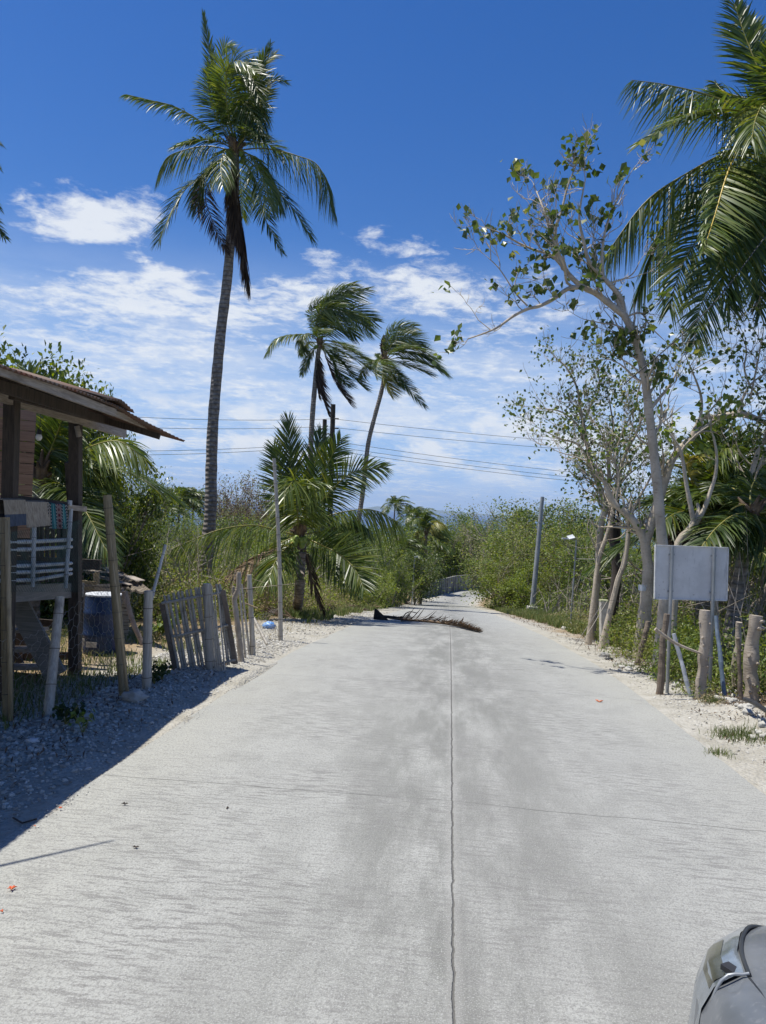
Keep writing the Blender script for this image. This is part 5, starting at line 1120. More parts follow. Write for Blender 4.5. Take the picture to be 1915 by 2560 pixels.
mb = MB(); tube(mb, crom([P(312, 1478, 11.3), P(325, 1530, 11.3), P(338, 1570, 11.3), P(358, 1612, 11.3)], 14), [.04]*14, 8); tube(mb, crom([P(325, 1530, 11.3), P(312, 1500, 11.35), P(305, 1470, 11.35)], 6), .025, 6); mb.build('crooked_prop', M['bark_grey'], shed, sb)
mb = MB(); board(mb, P(205, 1455, 11.4), P(240, 1458, 11.4), .03, .05); board(mb, P(205, 1470, 11.4), P(234, 1472, 11.4), .03, .05); mb.build('wall_batten', M['bamboo_brown'], shed, sb, False)
dc = P(249, 1680, 10.6); dc[2] = float(gz(dc[0], dc[1])); dr = thing('plastic_drum', 'blue plastic drum with pale paper labels standing in the yard', 'drum', dc)
mb = MB(); pr = [(0, .225), (.02, .24), (.10, .25), (.25, .25), (.27, .262), (.30, .25), (.55, .25), (.57, .262), (.60, .25), (.76, .245), (.82, .235)]
tube(mb, [dc+[0, 0, z_*1.02] for z_, r_ in pr], [r_ for z_, r_ in pr], 28, cap=False); mb.build('body', M['blue_drum'], dr, dc)
mb = MB(); tube(mb, [dc+[0, 0, .832], dc+[0, 0, .852]], [.247, .247], 28); mb.build('rim', M['white_plastic'], dr, dc)
for px, py, w_, h_ in ((228, 1612, .15, .075), (203, 1606, .09, .11)):
    mb = MB(); q = P(px, py, 10.33); box(mb, q, (w_, .006, h_)); mb.build('paper_label', M['concrete'], dr, dc, False)
def tarpm(k):
    uvn = k.node('ShaderNodeTexCoord').outputs['Object']; v1 = k.node('ShaderNodeTexVoronoi'); k.put(v1.inputs['Vector'], uvn); v1.inputs['Scale'].default_value = 9
    s_ = k.node('ShaderNodeTexWave'); k.put(s_.inputs['Vector'], uvn); s_.inputs['Scale'].default_value = 3.2; s_.inputs['Distortion'].default_value = 3
    c = k.mix(k.ss(v1.outputs[0], .2, .45), (.62, .18, .05), (.78, .48, .05)); c = k.mix(k.ss(s_.outputs[1], .75, .85), c, (.45, .08, .06)); k.put(k.b.inputs['Base Color'], c)
M['tarp'] = mat('yellow_print', tarpm)
mb = MB(); sheet(mb, P(85, 1422, 13.0), P(262, 1412, 12.6), P(80, 1372, 13.8), P(215, 1388, 13.8), 20, 8, lambda u_, v_: .03*math.sin(u_*14+v_*5), .008); q = P(160, 1410, 13); o = mb.build('tarp', M['tarp'], None, q, True); tag(o, 'bright yellow and red patterned tarp spread behind the porch', 'tarp')
# ---------------------------------------------------------------- yard fence along the road
def pole(name, label, a, b, r, r1, mts, kind='bamboo', nodes=6, cat='post', group=None, bend=0, Zb=None, Zt=None, extra=None):
    bp = G(*b) if Zb is None else P(*b, Zb)
    if Zb is not None and cat in ('post', 'pipe') and 'gate' not in label: bp[2] = min(bp[2], float(gz(bp[0], bp[1])))
    tp = P(*a, (Zt or bp[1])); bp = bp-np.array([0, 0, .06]); mb = MB()
    if kind == 'bamboo': bamboo(mb, bp, tp, r, nodes, 10, r1, bend)
    else:
        rg_ = np.random.default_rng(int(a[0]*7+a[1])); n = 14; t_ = np.linspace(0, 1, n); wob_ = np.cumsum(rg_.normal(0, r*.12, (n, 2)), 0); pts = bp+(tp-bp)*t_[:, None]; pts[:, :2] += wob_-wob_[-1]*t_[:, None]
        tube(mb, pts, (r+(r1-r)*t_)*(1+rg_.normal(0, .06, n)), 11)
        if kind == 'knot':
            for k in range(9):
                i = rg_.integers(2, n-1); a_ = rg_.uniform(3.3, 6.2); d_ = np.array([math.cos(a_), math.sin(a_), .3]); tube(mb, [pts[i]+d_*r*.5, pts[i]+d_*r*1.25], [r*.34, r*.2], 6)
    if extra: extra(mb, bp, tp)
    o = mb.build(name, mts, None, bp, kind == 'bamboo' or kind == 'knot'); return tag(o, label, cat, group)
BB, BG, BT = [M['bamboo_brown'], M['node']], [M['bamboo_grey'], M['node']], [M['bamboo_tan'], M['node']]
gf = 'posts of the yard fence'
pole('bamboo_post', 'brown bamboo post nearest the left edge, with a tan batten nailed along it', (12, 1293), (22, 1836), .046, .04, [M['bamboo_brown'], M['node'], M['bamboo_tan']], nodes=7, group=gf, Zb=6.4, Zt=6.4, extra=lambda mb, a, b: board(mb, a+[.05, -.05, 0], b+[.045, -.05, -.02], .03, .02, up=(0, 1, 0), mi=2))
pole('bamboo_post', 'thick grey bamboo pole leaning against the porch floor', (150, 1492), (115, 1832), .044, .04, BG, nodes=4, group=gf, Zb=6.55, Zt=6.9)
pole('bamboo_post', 'tall brown bamboo post leaning left in front of the blue drum', (268, 1238), (313, 1742), .046, .040, [M['bamboo_brown'], M['node'], M['bamboo_tan']], nodes=8, group=gf, extra=lambda mb, a, b: board(mb, a+[.048, -.03, 0], b+[.04, -.03, -.3], .022, .016, up=(0, 1, 0), mi=2))
pole('bamboo_post', 'grey bamboo post with black base at the yard corner, before the shed roof', (371, 1477), (367, 1722), .047, .044, BG, nodes=3, group=gf)
pole('bamboo_stick', 'thin pale stick leaning right from the top of the corner post', (414, 1362), (378, 1490), .019, .016, [M['pvc'], M['node']], nodes=3, Zb=8.6, Zt=8.6, cat='stick')
pole('bamboo_pole', 'very tall thin bamboo pole standing alone between the gate and the young palm', (685, 1146), (702, 1602), .04, .028, BG, nodes=11, bend=.03, cat='pole')
pole('bamboo_post', 'pale straight bamboo post right of the gate, cut flat on top', (623, 1437), (634, 1640), .036, .034, BG, nodes=3, group=gf)
mb = MB(); bp = G(605, 1655); Z_ = bp[1]; pts = crom([bp-[0, 0, .06], P(597, 1590, Z_), P(590, 1530, Z_), P(586, 1495, Z_), P(596, 1468, Z_), P(597, 1430, Z_)], 22)
tube(mb, pts, np.linspace(.04, .03, 22)*(1+.08*np.sin(np.arange(22)*1.7)), 10); tube(mb, [P(587, 1495, Z_), P(583, 1480, Z_), P(584, 1466, Z_)], [.026, .02, .018], 7)
tag(mb.build('crooked_post', M['wood_post'], None, bp), 'crooked natural branch post standing right next to the gate', 'post', gf)
for a, b, r_, lab in (((598, 1468), (615, 1645), .016, 'thin bamboo stick just right of the crooked post'), ((604, 1460), (626, 1640), .017, 'thin bamboo stick left of the pale flat-topped post')):
    pole('bamboo_stick', lab, a, b, r_, r_*.8, BG, nodes=4, cat='stick')
pole('bamboo_stick', 'grey bamboo stick lying slanted to the ground behind the pale post', (634, 1545), (668, 1600), .024, .022, BG, nodes=2, cat='stick', Zb=10.6, Zt=10.9)
pole('bamboo_stick', 'short dark board nailed across behind the pale post', (612, 1508), (645, 1510), .012, .012, [M['bamboo_brown'], M['node']], nodes=2, cat='stick', Zb=10.2, Zt=10.2)
# gate
cg = lambda x, y: (350+x*.2417, 1350+y*.2417)
g0 = G(*cg(620, 1310)); ZG = g0[1]
gate = thing('bamboo_gate', 'leaning gate of upright bamboo slats between two dark stiles', 'gate', g0)
def gp(x, y, dz=0): return P(*cg(x, y), ZG+dz)
for a, b in (((225, 650), (370, 1370)), ((860, 520), (990, 1280))):
    mb = MB(); board(mb, gp(*b), gp(*a), .05, .04, up=(0, 1, 0)); mb.build('stile', M['wood_post_dark'], gate, g0, False)
tops = [(250, 575), (290, 565), (345, 545), (393, 535), (432, 530), (480, 515), (522, 510), (575, 495), (608, 492), (648, 485), (725, 460), (790, 455), (822, 455)]
bots = [(400, 1345), (450, 1345), (480, 1350), (535, 1345), (570, 1335), (612, 1325), (650, 1310), (690, 1305), (705, 1300), (735, 1295), (830, 1300), (915, 1290), (960, 1275)]
for i, (a, b) in enumerate(zip(tops, bots)):
    mb = MB(); bamboo(mb, gp(*b, .02), gp(*a, .02), .0195+.002*math.sin(i*2.3), 6, 8, .017, bend=.008*math.sin(i*3)); mb.build('slat', BG, gate, g0)
for a, b in (((225, 655), (835, 545)), ((340, 1000), (910, 880)), ((600, 1335), (985, 1240))):
    mb = MB(); bamboo(mb, gp(*a, -.03), gp(*b, -.03), .016, 7, 8, .015); mb.build('crossbar', BG, gate, g0)
pole('bamboo_post', 'thick grey bamboo post rising through the middle of the gate', cg(690, 450), cg(735, 1310), .048, .044, BG, nodes=4, group=gf, Zb=ZG-.12, Zt=ZG-.12)
for a, b in (((775, 580), (830, 1330)), ((750, 620), (860, 1320)), ((765, 760), (810, 1300)), ((740, 480), (790, 1310)), ((805, 500), (880, 1305))):
    pole('bamboo_stick', 'thin split bamboo stick leaning on the right half of the gate', cg(*a), cg(*b), .010, .007, BG, nodes=4, cat='stick', group='split sticks leaning on the gate', Zb=ZG-.2, Zt=ZG-.2)
# chicken wire
def hexwire(mb, f, w, h, s, r=.0022, seed=1, skip=.04):
    rg_ = np.random.default_rng(seed); ny = int(h/(s*1.5)); nx = int(w/(s*1.732)); jit = {}
    def node_(i, j, k):
        key = (round(i, 3), round(j, 3))
        if key not in jit: jit[key] = rg_.normal(0, s*.12, 2)
        return key
    E = set()
    for j in range(ny+1):
        for i in range(nx+1):
            cx_ = (i+(.5 if j % 2 else 0))*s*1.732; cy_ = j*s*1.5; pt = [(round(cx_+s*math.sin(a*math.pi/3), 3), round(cy_+s*math.cos(a*math.pi/3), 3)) for a in range(6)]
            for a in range(6): E.add(tuple(sorted((pt[a], pt[(a+1) % 6]))))
    for a, b in E:
        if rg_.random() < skip: continue
        for q in (a, b):
            if q not in jit: jit[q] = rg_.normal(0, s*.13, 2)
        p0 = f(a[0]+jit[a][0], a[1]+jit[a][1]); p1 = f(b[0]+jit[b][0], b[1]+jit[b][1]); tube(mb, [p0, (p0+p1)/2+rg_.normal(0, s*.07, 3), p1], r, 3, cap=False)
def wf(u_, v_):
    x0, y0 = -3.30, 5.9; x1, y1 = -2.78, 8.35; k = u_/2.5; top = .78-.12*math.sin(k*6)+.18*k
    x_ = x0+(x1-x0)*k+.03*math.sin(v_*7+u_*3); y_ = y0+(y1-y0)*k; return np.array([x_, y_, float(gz(x_, y_))+min(v_, .95)*top/.9])
mb = MB(); hexwire(mb, wf, 2.5, .9, .062, .0021); o = mb.build('wire_fence', M['wire'], None, np.array([-3.1, 7, float(gz(-3.1, 7))])); tag(o, 'sagging chicken wire fence strung between the bamboo posts of the yard', 'fence')
def wf2(u_, v_):
    k = u_/.7; a = P(700, 1500, G(702, 1602)[1]); return G(702, 1602)+np.array([-.1-.32*k+.06*math.sin(v_*9), .1*math.sin(u_*9), max(v_*.75-.12*k, 0)])
mb = MB(); hexwire(mb, wf2, .6, .7, .045, .0022, 4, .15); o = mb.build('wire_netting', M['wire'], None, G(690, 1600)); tag(o, 'crumpled wire netting wrapped round the foot of the tall thin pole', 'netting')
def netm(k):
    co = obj_co(k); w1 = k.node('ShaderNodeTexWave'); k.put(w1.inputs['Vector'], k.vm('MULTIPLY', co, (1, 1, 1))); w1.inputs['Scale'].default_value = 15; w1.bands_direction = 'DIAGONAL'; w1.inputs['Distortion'].default_value = 1.5
    n = k.noise(co, 3, 4); k.put(k.b.inputs['Base Color'], (.015, .075, .065)); tr = k.node('ShaderNodeBsdfTransparent'); mx = k.node('ShaderNodeMixShader')
    k.put(mx.inputs[0], k.m('ADD', k.m('MULTIPLY', w1.outputs[1], .34), k.ss(n, .45, .75, 0, .3))); k.l.new(tr.outputs[0], mx.inputs[1]); k.l.new(k.b.outputs[0], mx.inputs[2]); k.l.new(mx.outputs[0], k.o.inputs[0])
M['net'] = mat('fine_green_net', netm)
mb = MB(); sheet(mb, PX(-60, 1345, -3.36), PX(200, 1300, -3.36), PX(-60, 1480, -3.34), PX(200, 1480, -3.34), 30, 10, lambda u_, v_: .02*math.sin(u_*25)*v_); sheet(mb, PX(200, 1300, -3.36), P(265, 1400, 8.1), PX(200, 1640, -3.34), P(285, 1690, 8.0), 16, 14, lambda u_, v_: .02*math.sin(u_*25+v_*4))
o = mb.build('green_net', M['net'], None, PX(100, 1450, -3.36)); tag(o, 'fine dark green net draped over the porch rails and fence posts', 'net')
# ---------------------------------------------------------------- right side: board, posts, rubble
cs = lambda x, y: (1400+x*.3165, 1250+y*.3165)
ZS = 9.2; s0 = P(1725, 1690, ZS); s0[2] = float(gz(s0[0], s0[1])); sign = thing('sign_board', 'plain white board seen from behind, on two steel posts at the right roadside', 'sign', s0)
def paintm(k):
    co = obj_co(k); n = k.noise(co, 5, 6, .65); n2 = k.noise(k.vm('MULTIPLY', co, (9, 9, 1.2)), 3, 6, .7); n3 = k.noise(co, 30, 4)
    c = k.mix(k.ss(n, .3, .7), (.52, .525, .52), (.62, .625, .62)); c = k.mix(k.m('MULTIPLY', k.ss(n2, .56, .74), .55), c, (.24, .25, .26)); c = k.mix(k.ss(n3, .68, .74, 0, .6), c, (.15, .12, .1)); k.put(k.b.inputs['Base Color'], c); k.b.inputs['Roughness'].default_value = .6
M['board'] = mat('scuffed_white_paint', paintm)
def sp(x, y, dz=0): return P(*cs(x, y), ZS+dz)
mb = MB(); sheet(mb, sp(758, 360), sp(1322, 380), sp(748, 776), sp(1310, 790), 2, 2, None, .02); mb.build('panel', M['board'], sign, s0, False)
M['rim'] = simple('board_edge', (.5, .5, .48), (.66, .66, .64), 12, .7)
for a, b in (((752, 358), (1328, 379)), ((744, 779), (1314, 793)), ((755, 358), (747, 779)), ((1325, 379), (1313, 792))):
    mb = MB(); board(mb, sp(*a, -.004), sp(*b, -.004), .036, .014); mb.build('edge_strip', M['rim'], sign, s0, False)
for a, b in (((887, 362), (855, 1375)), ((1220, 374), (1190, 1400))):
    bt = sp(*b, -.05); bt[2] = float(gz(bt[0], bt[1]))-.05; mb = MB(); tube(mb, [bt, sp(*a, -.045)], .021, 12); mb.build('post', M['steel'], sign, s0)
for x_, y_ in ((882, 430), (872, 720), (1213, 440), (1203, 730)):
    mb = MB(); board(mb, sp(x_-22, y_, -.03), sp(x_+22, y_+1, -.03), .015, .02); mb.build('clamp', M['steel'], sign, s0, False)
gp_ = 'wooden posts of the right roadside fence'
def rpost(lab, a, b, r, r1, mt='wood_post', kind='knot', Z=None, name='fence_post', cat='post', group=gp_): pole(name, lab, cs(*a), cs(*b), r, r1, M[mt], kind, Zb=Z, Zt=Z, cat=cat, group=group)
rpost('short dark wooden post leaning right, first in the row before the board', (697, 958), (605, 1305), .048, .038, 'wood_post_dark', 'rough')
rpost('dark split wooden post under the left half of the board', (845, 900), (795, 1350), .045, .036, 'wood_post_dark', 'rough', Z=9.05)
rpost('pale knotty wooden post with a forked top under the right half of the board', (1145, 870), (1110, 1385), .06, .066, Z=8.75)
rpost('pale broken stump with a white top, between the board and the last fence post', (1415, 965), (1385, 1350), .05, .035, Z=9.4)
rpost('thickest fence post, pale and knotty, at the right edge of the picture', (1550, 912), (1518, 1600), .085, .072)
rpost('thin dark post leaning beside the white-topped stump', (1405, 1090), (1450, 1330), .03, .02, 'wood_post_dark', 'rough', Z=8.7)
pole('pipe', 'pale grey plastic pipe leaning left among the weeds under the board', cs(898, 1055), cs(1055, 1395), .026, .024, M['pvc'], 'plain', cat='pipe', Zb=8.8, Zt=8.9)
pole('pipe', 'blue grey pipe propping the right post of the board', cs(1232, 915), cs(1312, 1440), .026, .024, M['pvc_blue'], 'plain', cat='pipe', Zb=8.7, Zt=9.1)
mb = MB(); tube(mb, crom([sp(752, 1018, -.5), sp(850, 1090, -.5), sp(930, 1140, -.5), sp(1040, 1185, -.5), sp(1208, 1245, -.5)], 14), np.linspace(.022, .012, 14), 7); tag(mb.build('branch', M['wood_post'], None, sp(980, 1150, -.5)), 'long pale branch resting slanted across the fence posts', 'branch')
mk = G(*cs(352, 1160)); mt_ = thing('concrete_marker', 'square pale concrete marker post half hidden in the roadside bush', 'marker post', mk)
tp_ = P(*cs(347, 800), mk[1]); mb = MB(); board(mb, mk-[0, 0, .1], tp_, .16, .16, up=(0, 1, 0)); mb.build('shaft', M['concrete'], mt_, mk, False)
M['olive_paint'] = simple('faded_paint', (.32, .34, .2), (.42, .43, .28), 9, .8); mb = MB(); board(mb, tp_, tp_+[0, 0, .03], .17, .17, up=(0, 1, 0)); mb.build('cap', M['olive_paint'], mt_, mk, False)
for k, (a, b) in enumerate([((345, 800), (122, 1140)), ((372, 800), (135, 1185)), ((372, 800), (418, 930)), ((155, 1110), (330, 1150))]):
    p0 = P(*cs(*a), mk[1]-.1); p1 = P(*cs(*b), G(*cs(*b))[1]); mb = MB(); tube(mb, [p0, (p0+p1)/2+[0, 0, -.02], p1], .007, 5); tag(mb.build('guy_wire', M['wire'], None, p1), 'thin dark wire strung from the concrete marker down to the gravel', 'wire', 'wires on the concrete marker')
def rock(name, lab, px, py, s, seed, cat='rock', group=None, mt='stone', flat=.65):
    rg_ = np.random.default_rng(seed); c = G(px, py); mb = MB(); V = []; nu, nv = 9, 14; k1, k2, k3 = rg_.uniform(2, 4, 3); 
    for i in range(nu+1):
        for j in range(nv):
            ph = math.pi*i/nu; a = 6.283*j/nv; d = np.array([math.sin(ph)*math.cos(a), math.sin(ph)*math.sin(a), math.cos(ph)]); r_ = 1+.16*math.sin(k1*d[0]*2+seed)+.14*math.sin(k2*d[1]*3+d[2]*4)+.12*math.sin(k3*d[2]*5+d[0]*6)+(rg_.normal(0, .045) if 0 < i < nu else 0)
            V.append(c+d*r_*np.array([s, s*.85, s*flat])+[0, 0, s*flat*.45])
    mb.add(V, [(i*nv+j, (i+1)*nv+j, (i+1)*nv+(j+1) % nv, i*nv+(j+1) % nv) for i in range(nu) for j in range(nv)]); return tag(mb.build(name, M[mt], None, c, True), lab, cat, group)
rock('rock', 'single large pale rock on the gravel by the tall brown bamboo post', 339, 1752, .105, 1)
rock('rock', 'flat pale stone lying on the shaded gravel left of the large rock', 218, 1793, .06, 2, flat=.3)
rg = np.random.default_rng(5); gr = 'rubble stones heaped along the right edge'
for i in range(84):
    px, py = [(1690, 1705), (1745, 1690), (1720, 1712), (1770, 1715), (1810, 1740), (1840, 1752), (1870, 1775), (1900, 1800), (1905, 1835), (1640, 1668), (1575, 1665), (1560, 1672)][i % 12]
    rock('rubble_stone', 'rough pale rubble stone in the ridge along the right fence posts', px+rg.normal(0, 14), py+rg.normal(0, 7), rg.uniform(.02, .06), 50+i, 'stone', gr)
for i, (px, py, s) in enumerate([(1425, 1568, .16), (1410, 1574, .1), (1442, 1572, .1)]): rock('rubble_stone', 'pale stone in the small heap at the road edge, left of the concrete marker', px, py, s, 90+i, 'stone', 'small stone heap')
rock('rock', 'grey white stone beside dark scraps on the right shoulder', 1512, 1642, .08, 99)
pp = [P(1862, 1748, 7.6), P(1885, 1757, 7.3), P(1915, 1776, 6.9), P(1990, 1820, 6.2)]; mb = MB(); tube(mb, crom(pp, 16), .024, 10); tag(mb.build('hose', M['cable'], None, pp[1]), 'thick black hose lying over the rubble at the right edge', 'hose')
mb = MB(); q = P(1606, 1469, 12.82); sheet(mb, q+[-.075, 0, .05], q+[.075, .01, .05], q+[-.07, 0, -.05], q+[.07, .01, -.06], 6, 4, lambda u_, v_: -.04*math.sin(u_*3.14)+.0, .003); tag(mb.build('paper_strip', M['white_plastic'], None, q), 'white paper strip wrapped on the thick pale trunk', 'paper')
# ---------------------------------------------------------------- poles and lines
pb = G(1330, 1531); lp = thing('metal_pole', 'bare grey metal pole leaning right on a square concrete footing, right of the road', 'pole', pb)
tp_ = P(1356, 1246, pb[1]); mb = MB(); c = np.array([pb+(tp_-pb)*k/12 for k in range(13)]); tube(mb, c+[0, 0, .1], np.linspace(.175, .12, 13), 14); mb.build('shaft', M['pole_grey'], lp, pb)
mb = MB(); box(mb, pb+[0, 0, .12], (.62, .62, .55)); o = mb.build('footing', M['concrete'], lp, pb, False); bv = o.modifiers.new('bevel', 'BEVEL'); bv.width = .02
mb = MB(); q = pb+(tp_-pb)*.78+[0, 0, .1]; tube(mb, [q-[0, 0, .05], q+[0, 0, .05]], .15, 14); mb.build('band', M['steel'], lp, pb)
lb = P(1428, 1530, 27); lb[2] = float(gz(lb[0], 27)); sp_ = thing('street_lamp', 'thin silver pole with a small solar lamp, right of the leaning grey pole', 'street lamp', lb)
mb = MB(); tube(mb, [lb, P(1441, 1350, 27)], .03, 8); mb.build('pole', M['steel'], sp_, lb)
mb = MB(); board(mb, P(1405, 1346, 27), P(1424, 1347, 27), .1, .05); mb.build('lamp_head', M['white_plastic'], sp_, lb, False)
mb = MB(); board(mb, P(1420, 1345, 27), P(1435, 1341, 27), .28, .04, up=(0, -.4, 1)); mb.build('solar_panel', M['pvc'], sp_, lb, False)
mb = MB(); tube(mb, [P(1441, 1352, 27), P(1424, 1346, 27)], .012, 6); mb.build('bracket', M['steel'], sp_, lb)
mb = MB(); tube(mb, [P(1440, 1397, 27), P(1500, 1398, 24)], .008, 5); mb.build('stay_wire', M['wire'], sp_, lb)
lb = P(1032, 1460, 55); lb[2] = float(gz(lb[0], 55)); sp_ = thing('street_lamp', 'small distant street lamp before the trees left of the far road', 'street lamp', lb)
mb = MB(); tube(mb, [lb, P(1037, 1393, 55)], .05, 7); mb.build('pole', M['pvc'], sp_, lb)
mb = MB(); board(mb, P(1036, 1393, 55), P(1045, 1391, 55), .25, .08); mb.build('lamp_head', M['white_plastic'], sp_, lb, False)
ZP = 46
for nm, lab, px0, py0, px1, r_ in (('utility_pole', 'taller dark utility pole behind the young palm, wires at its top', 833, 1011, 822, .17), ('utility_pole', 'shorter dark utility pole standing left of the taller one', 812, 1049, 806, .15)):
    b = P(px1, 1440, ZP); b[2] = float(gz(b[0], ZP))-.1; th = thing(nm, lab, 'utility pole', b); mb = MB(); tube(mb, [b, P(px0, py0, ZP)], [r_*1.1, r_*.9], 10); mb.build('pole', M['bark_dark'], th, b)
    for dy in (36, 60, 100):
        mb = MB(); q = P(px0, py0+dy, ZP); tube(mb, [q+[.1, -.15, 0], q+[.35, -.2, 0]], .045, 7); mb.build('insulator', M['cable'], th, b)
mb = MB(); board(mb, P(780, 1085, ZP), P(813, 1068, ZP), .08, .1); tag(mb.build('brace_beam', M['bark_dark'], None, P(800, 1075, ZP)), 'dark slanted beam reaching from the shorter utility pole to the palm', 'beam')
lines = [((-300, 985), (833, 1047), 'topmost'), ((833, 1047), (2100, 1130), None), ((-300, 1018), (812, 1066), 'second'), ((812, 1066), (2100, 1148), None),
         ((-300, 1105), (845, 1105), 'third'), ((-300, 1119), (845, 1112), 'fourth'), ((845, 1105), (2100, 1228), None), ((845, 1118), (2100, 1240), None), ((845, 1128), (2100, 1248), None)]
labs = ['topmost power line crossing the sky left of the utility poles', 'topmost power line right of the utility poles', 'second power line from the top, left of the utility poles', 'second power line from the top, right of the utility poles',
        'upper line of the low pair left of the utility poles', 'lowest line left of the utility poles', 'uppermost of the three low lines right of the utility poles', 'middle one of the three low lines right of the utility poles', 'lowest of the three low lines right of the utility poles']
for (a, b, _), lab in zip(lines, labs):
    A, B = P(*a, ZP-.2), P(*b, ZP+(-.2 if b[0] < 900 else 8)); 
    if a[0] < 0: A = P(*a, ZP-10)
    t_ = np.linspace(0, 1, 24); pts = A+(B-A)*t_[:, None]; pts[:, 2] -= .5*4*t_*(1-t_); mb = MB(); tube(mb, pts, .012, 4, cap=False); tag(mb.build('power_line', M['cable'], None, B), lab, 'cable', 'power lines')
# slanted cable in front of the large palm
pts = crom([P(1560, 960, 10), P(1690, 850, 10.4), P(1800, 740, 10.8), P(1915, 590, 11.2), P(2050, 430, 11.6)], 20); mb = MB(); tube(mb, pts, .009, 5); tag(mb.build('power_line', M['cable'], None, pts[5]), 'black cable slanting up through the large palm at the right', 'cable')
pts = crom([P(1600, 930, 10.4), P(1720, 830, 10.6), P(1830, 740, 10.8)], 8)
# retaining wall at the bend
def wallm(k):
    co = obj_co(k); n = k.noise(k.vm('MULTIPLY', co, (2.2, 2.2, .25)), 1.3, 6, .65); c = k.mix(k.ss(n, .42, .62), (.24, .24, .225), (.04, .04, .035)); k.put(k.b.inputs['Base Color'], c); bump(k, n, .4, .05)
M['stained'] = mat('stained_wall', wallm)
W0 = [(1055, 1455, 92), (1100, 1450, 100), (1140, 1440, 108), (1180, 1436, 113), (1225, 1436, 116)]
tp = [P(a, b, c) for a, b, c in W0]; mb = MB()
for a, b in zip(tp[:-1], tp[1:]):
    za, zb_ = float(gz(a[0], a[1]))-.6, float(gz(b[0], b[1]))-.6; d = nrm([b[0]-a[0], b[1]-a[1], 0]); nn = np.array([-d[1], d[0], 0])*.3
    V = [a, b, (b[0], b[1], zb_), (a[0], a[1], za)]; V = [np.array(v_, float) for v_ in V]; V2 = [v_+nn for v_ in V]; mb.add(V+V2, [(0, 1, 2, 3), (4, 7, 6, 5), (0, 4, 5, 1), (1, 5, 6, 2), (0, 3, 7, 4)])
tag(mb.build('retaining_wall', M['stained'], None, tp[2], False), 'pale wall with dark streaks where the far road bends', 'wall')
# ---------------------------------------------------------------- litter on the road
cf = lambda x, y: (800+x*.423, 1350+y*.4228)
fa = G(*cf(640, 490)); fb = fa[1]; th = thing('fallen_frond', 'dry brown palm frond lying across the road joint', 'palm frond', fa)
W3 = [G(*cf(335, 465))+[0, 0, .10], G(*cf(480, 485))+[0, 0, .08], G(*cf(640, 500))+[0, 0, .08], G(*cf(800, 520))+[0, 0, .06], G(*cf(945, 553))+[0, 0, .03]]
mb = MB(); frond(mb, W3, .5, np.random.default_rng(3), n=60, droop=-.02, ang=(14, 8), rad=.045, w=.03, upref=(0, 0, 1)); frond(mb, [q+np.array([0, -.06, .03]) for q in W3[2:]], .5, np.random.default_rng(5), n=60, droop=-.02, ang=(14, 8), rad=.03, w=.035, upref=(0, 0, 1), mi=(2, 1)); mb.build('blade', [M['palm_dead'], M['rachis_dead'], M['leaf_brown']], th, fa)
mb = MB(); frond(mb, W3[:4], .55, np.random.default_rng(4), n=9, droop=-.1, ang=(38, 28), rad=.03, w=.035, upref=(0, -1, .2), sides=(-1,), t0=.45); mb.build('upright_leaflets', [M['palm_dead'], M['rachis_dead']], th, fa)
mb = MB(); h0 = G(*cf(335, 475)); sheet(mb, h0+[-.1, 0, .02], h0+[.35, 0, .02], h0+[-.08, .02, .36], h0+[.02, 0, .30], 6, 6, lambda u_, v_: .04*math.sin(u_*3), .02); tube(mb, crom([h0+[0, 0, .1], h0+[.35, 0, .12], h0+[.8, 0, .09]], 6), [.07, .05, .04, .035, .03, .03], 7); mb.build('frond_base', M['bark_dark'], th, fa, False)
h1 = G(*cf(510, 485)); th = thing('frond_stub', 'curled dry palm leaf tip sticking up beside the fallen frond', 'palm leaf', h1)
mb = MB(); tube(mb, crom([h1+[-.15, 0, 0], h1+[-.05, 0, .22], h1+[.1, 0, .3], h1+[.3, 0, .27]], 10), np.linspace(.02, .012, 10), 6); mb.build('stalk', M['rachis_dead'], th, h1)
mb = MB()
for k in range(9): tube(mb, [h1+[-.1+.02*k, 0, .1+.02*k], h1+[-.12+.035*k, -.02, .02], h1+[-.08+.035*k, -.03, -.0]], [.012, .01, .002], 3)
mb.build('leaflets', M['palm_dead'], th, h1)
gb_ = 'dry palm debris left of the road'
rg = np.random.default_rng(9)
for i, (px, py) in enumerate([(870, 1528), (905, 1522), (835, 1535), (990, 1512), (1015, 1513), (955, 1516), (700, 1545), (675, 1540), (810, 1518)]):
    a = G(px, py)+[0, 0, .06]; d = np.array([rg.uniform(-.6, 1), rg.uniform(-.3, .3), .05]); mb = MB(); frond(mb, [a-d*.9, a+[0, 0, .06], a+d*.9], .4, rg, n=22, ang=(22, 10), droop=.05, rad=.02, w=.04); tag(mb.build('dry_frond', [M['palm_tan' if i % 2 else 'palm_dead'], M['rachis_dead']], None, a), 'broken dry palm frond on the bare ground left of the road', 'palm frond', gb_)
def petal(lab, px, py, s, mt, n=3, name='flower', cat='flower'):
    c = G(px, py)+[0, 0, .012]; mb = MB(); rg_ = np.random.default_rng(int(px)); th = None
    for k in range(n):
        a = rg_.random()*6.28; d = np.array([math.cos(a), math.sin(a), .25])*s; tube(mb, [c, c+d*.5+[0, 0, .004], c+d], [s*.16, s*.2, s*.04], 5)
    tag(mb.build(name, M[mt], None, c), lab, cat)
petal('bright red fallen flower on the road near the left edge', 30, 2232, .02, 'petal', 5); petal('dark red petal cut by the left edge below the fallen flower', 6, 2291, .014, 'petal', 2, 'petal', 'petal')
petal('orange red petals by the shadow edge at the left', 150, 2026, .014, 'petal', 5, 'petal', 'petal'); petal('tiny red petal just below the shadow edge', 89, 2071, .012, 'petal', 2, 'petal', 'petal')
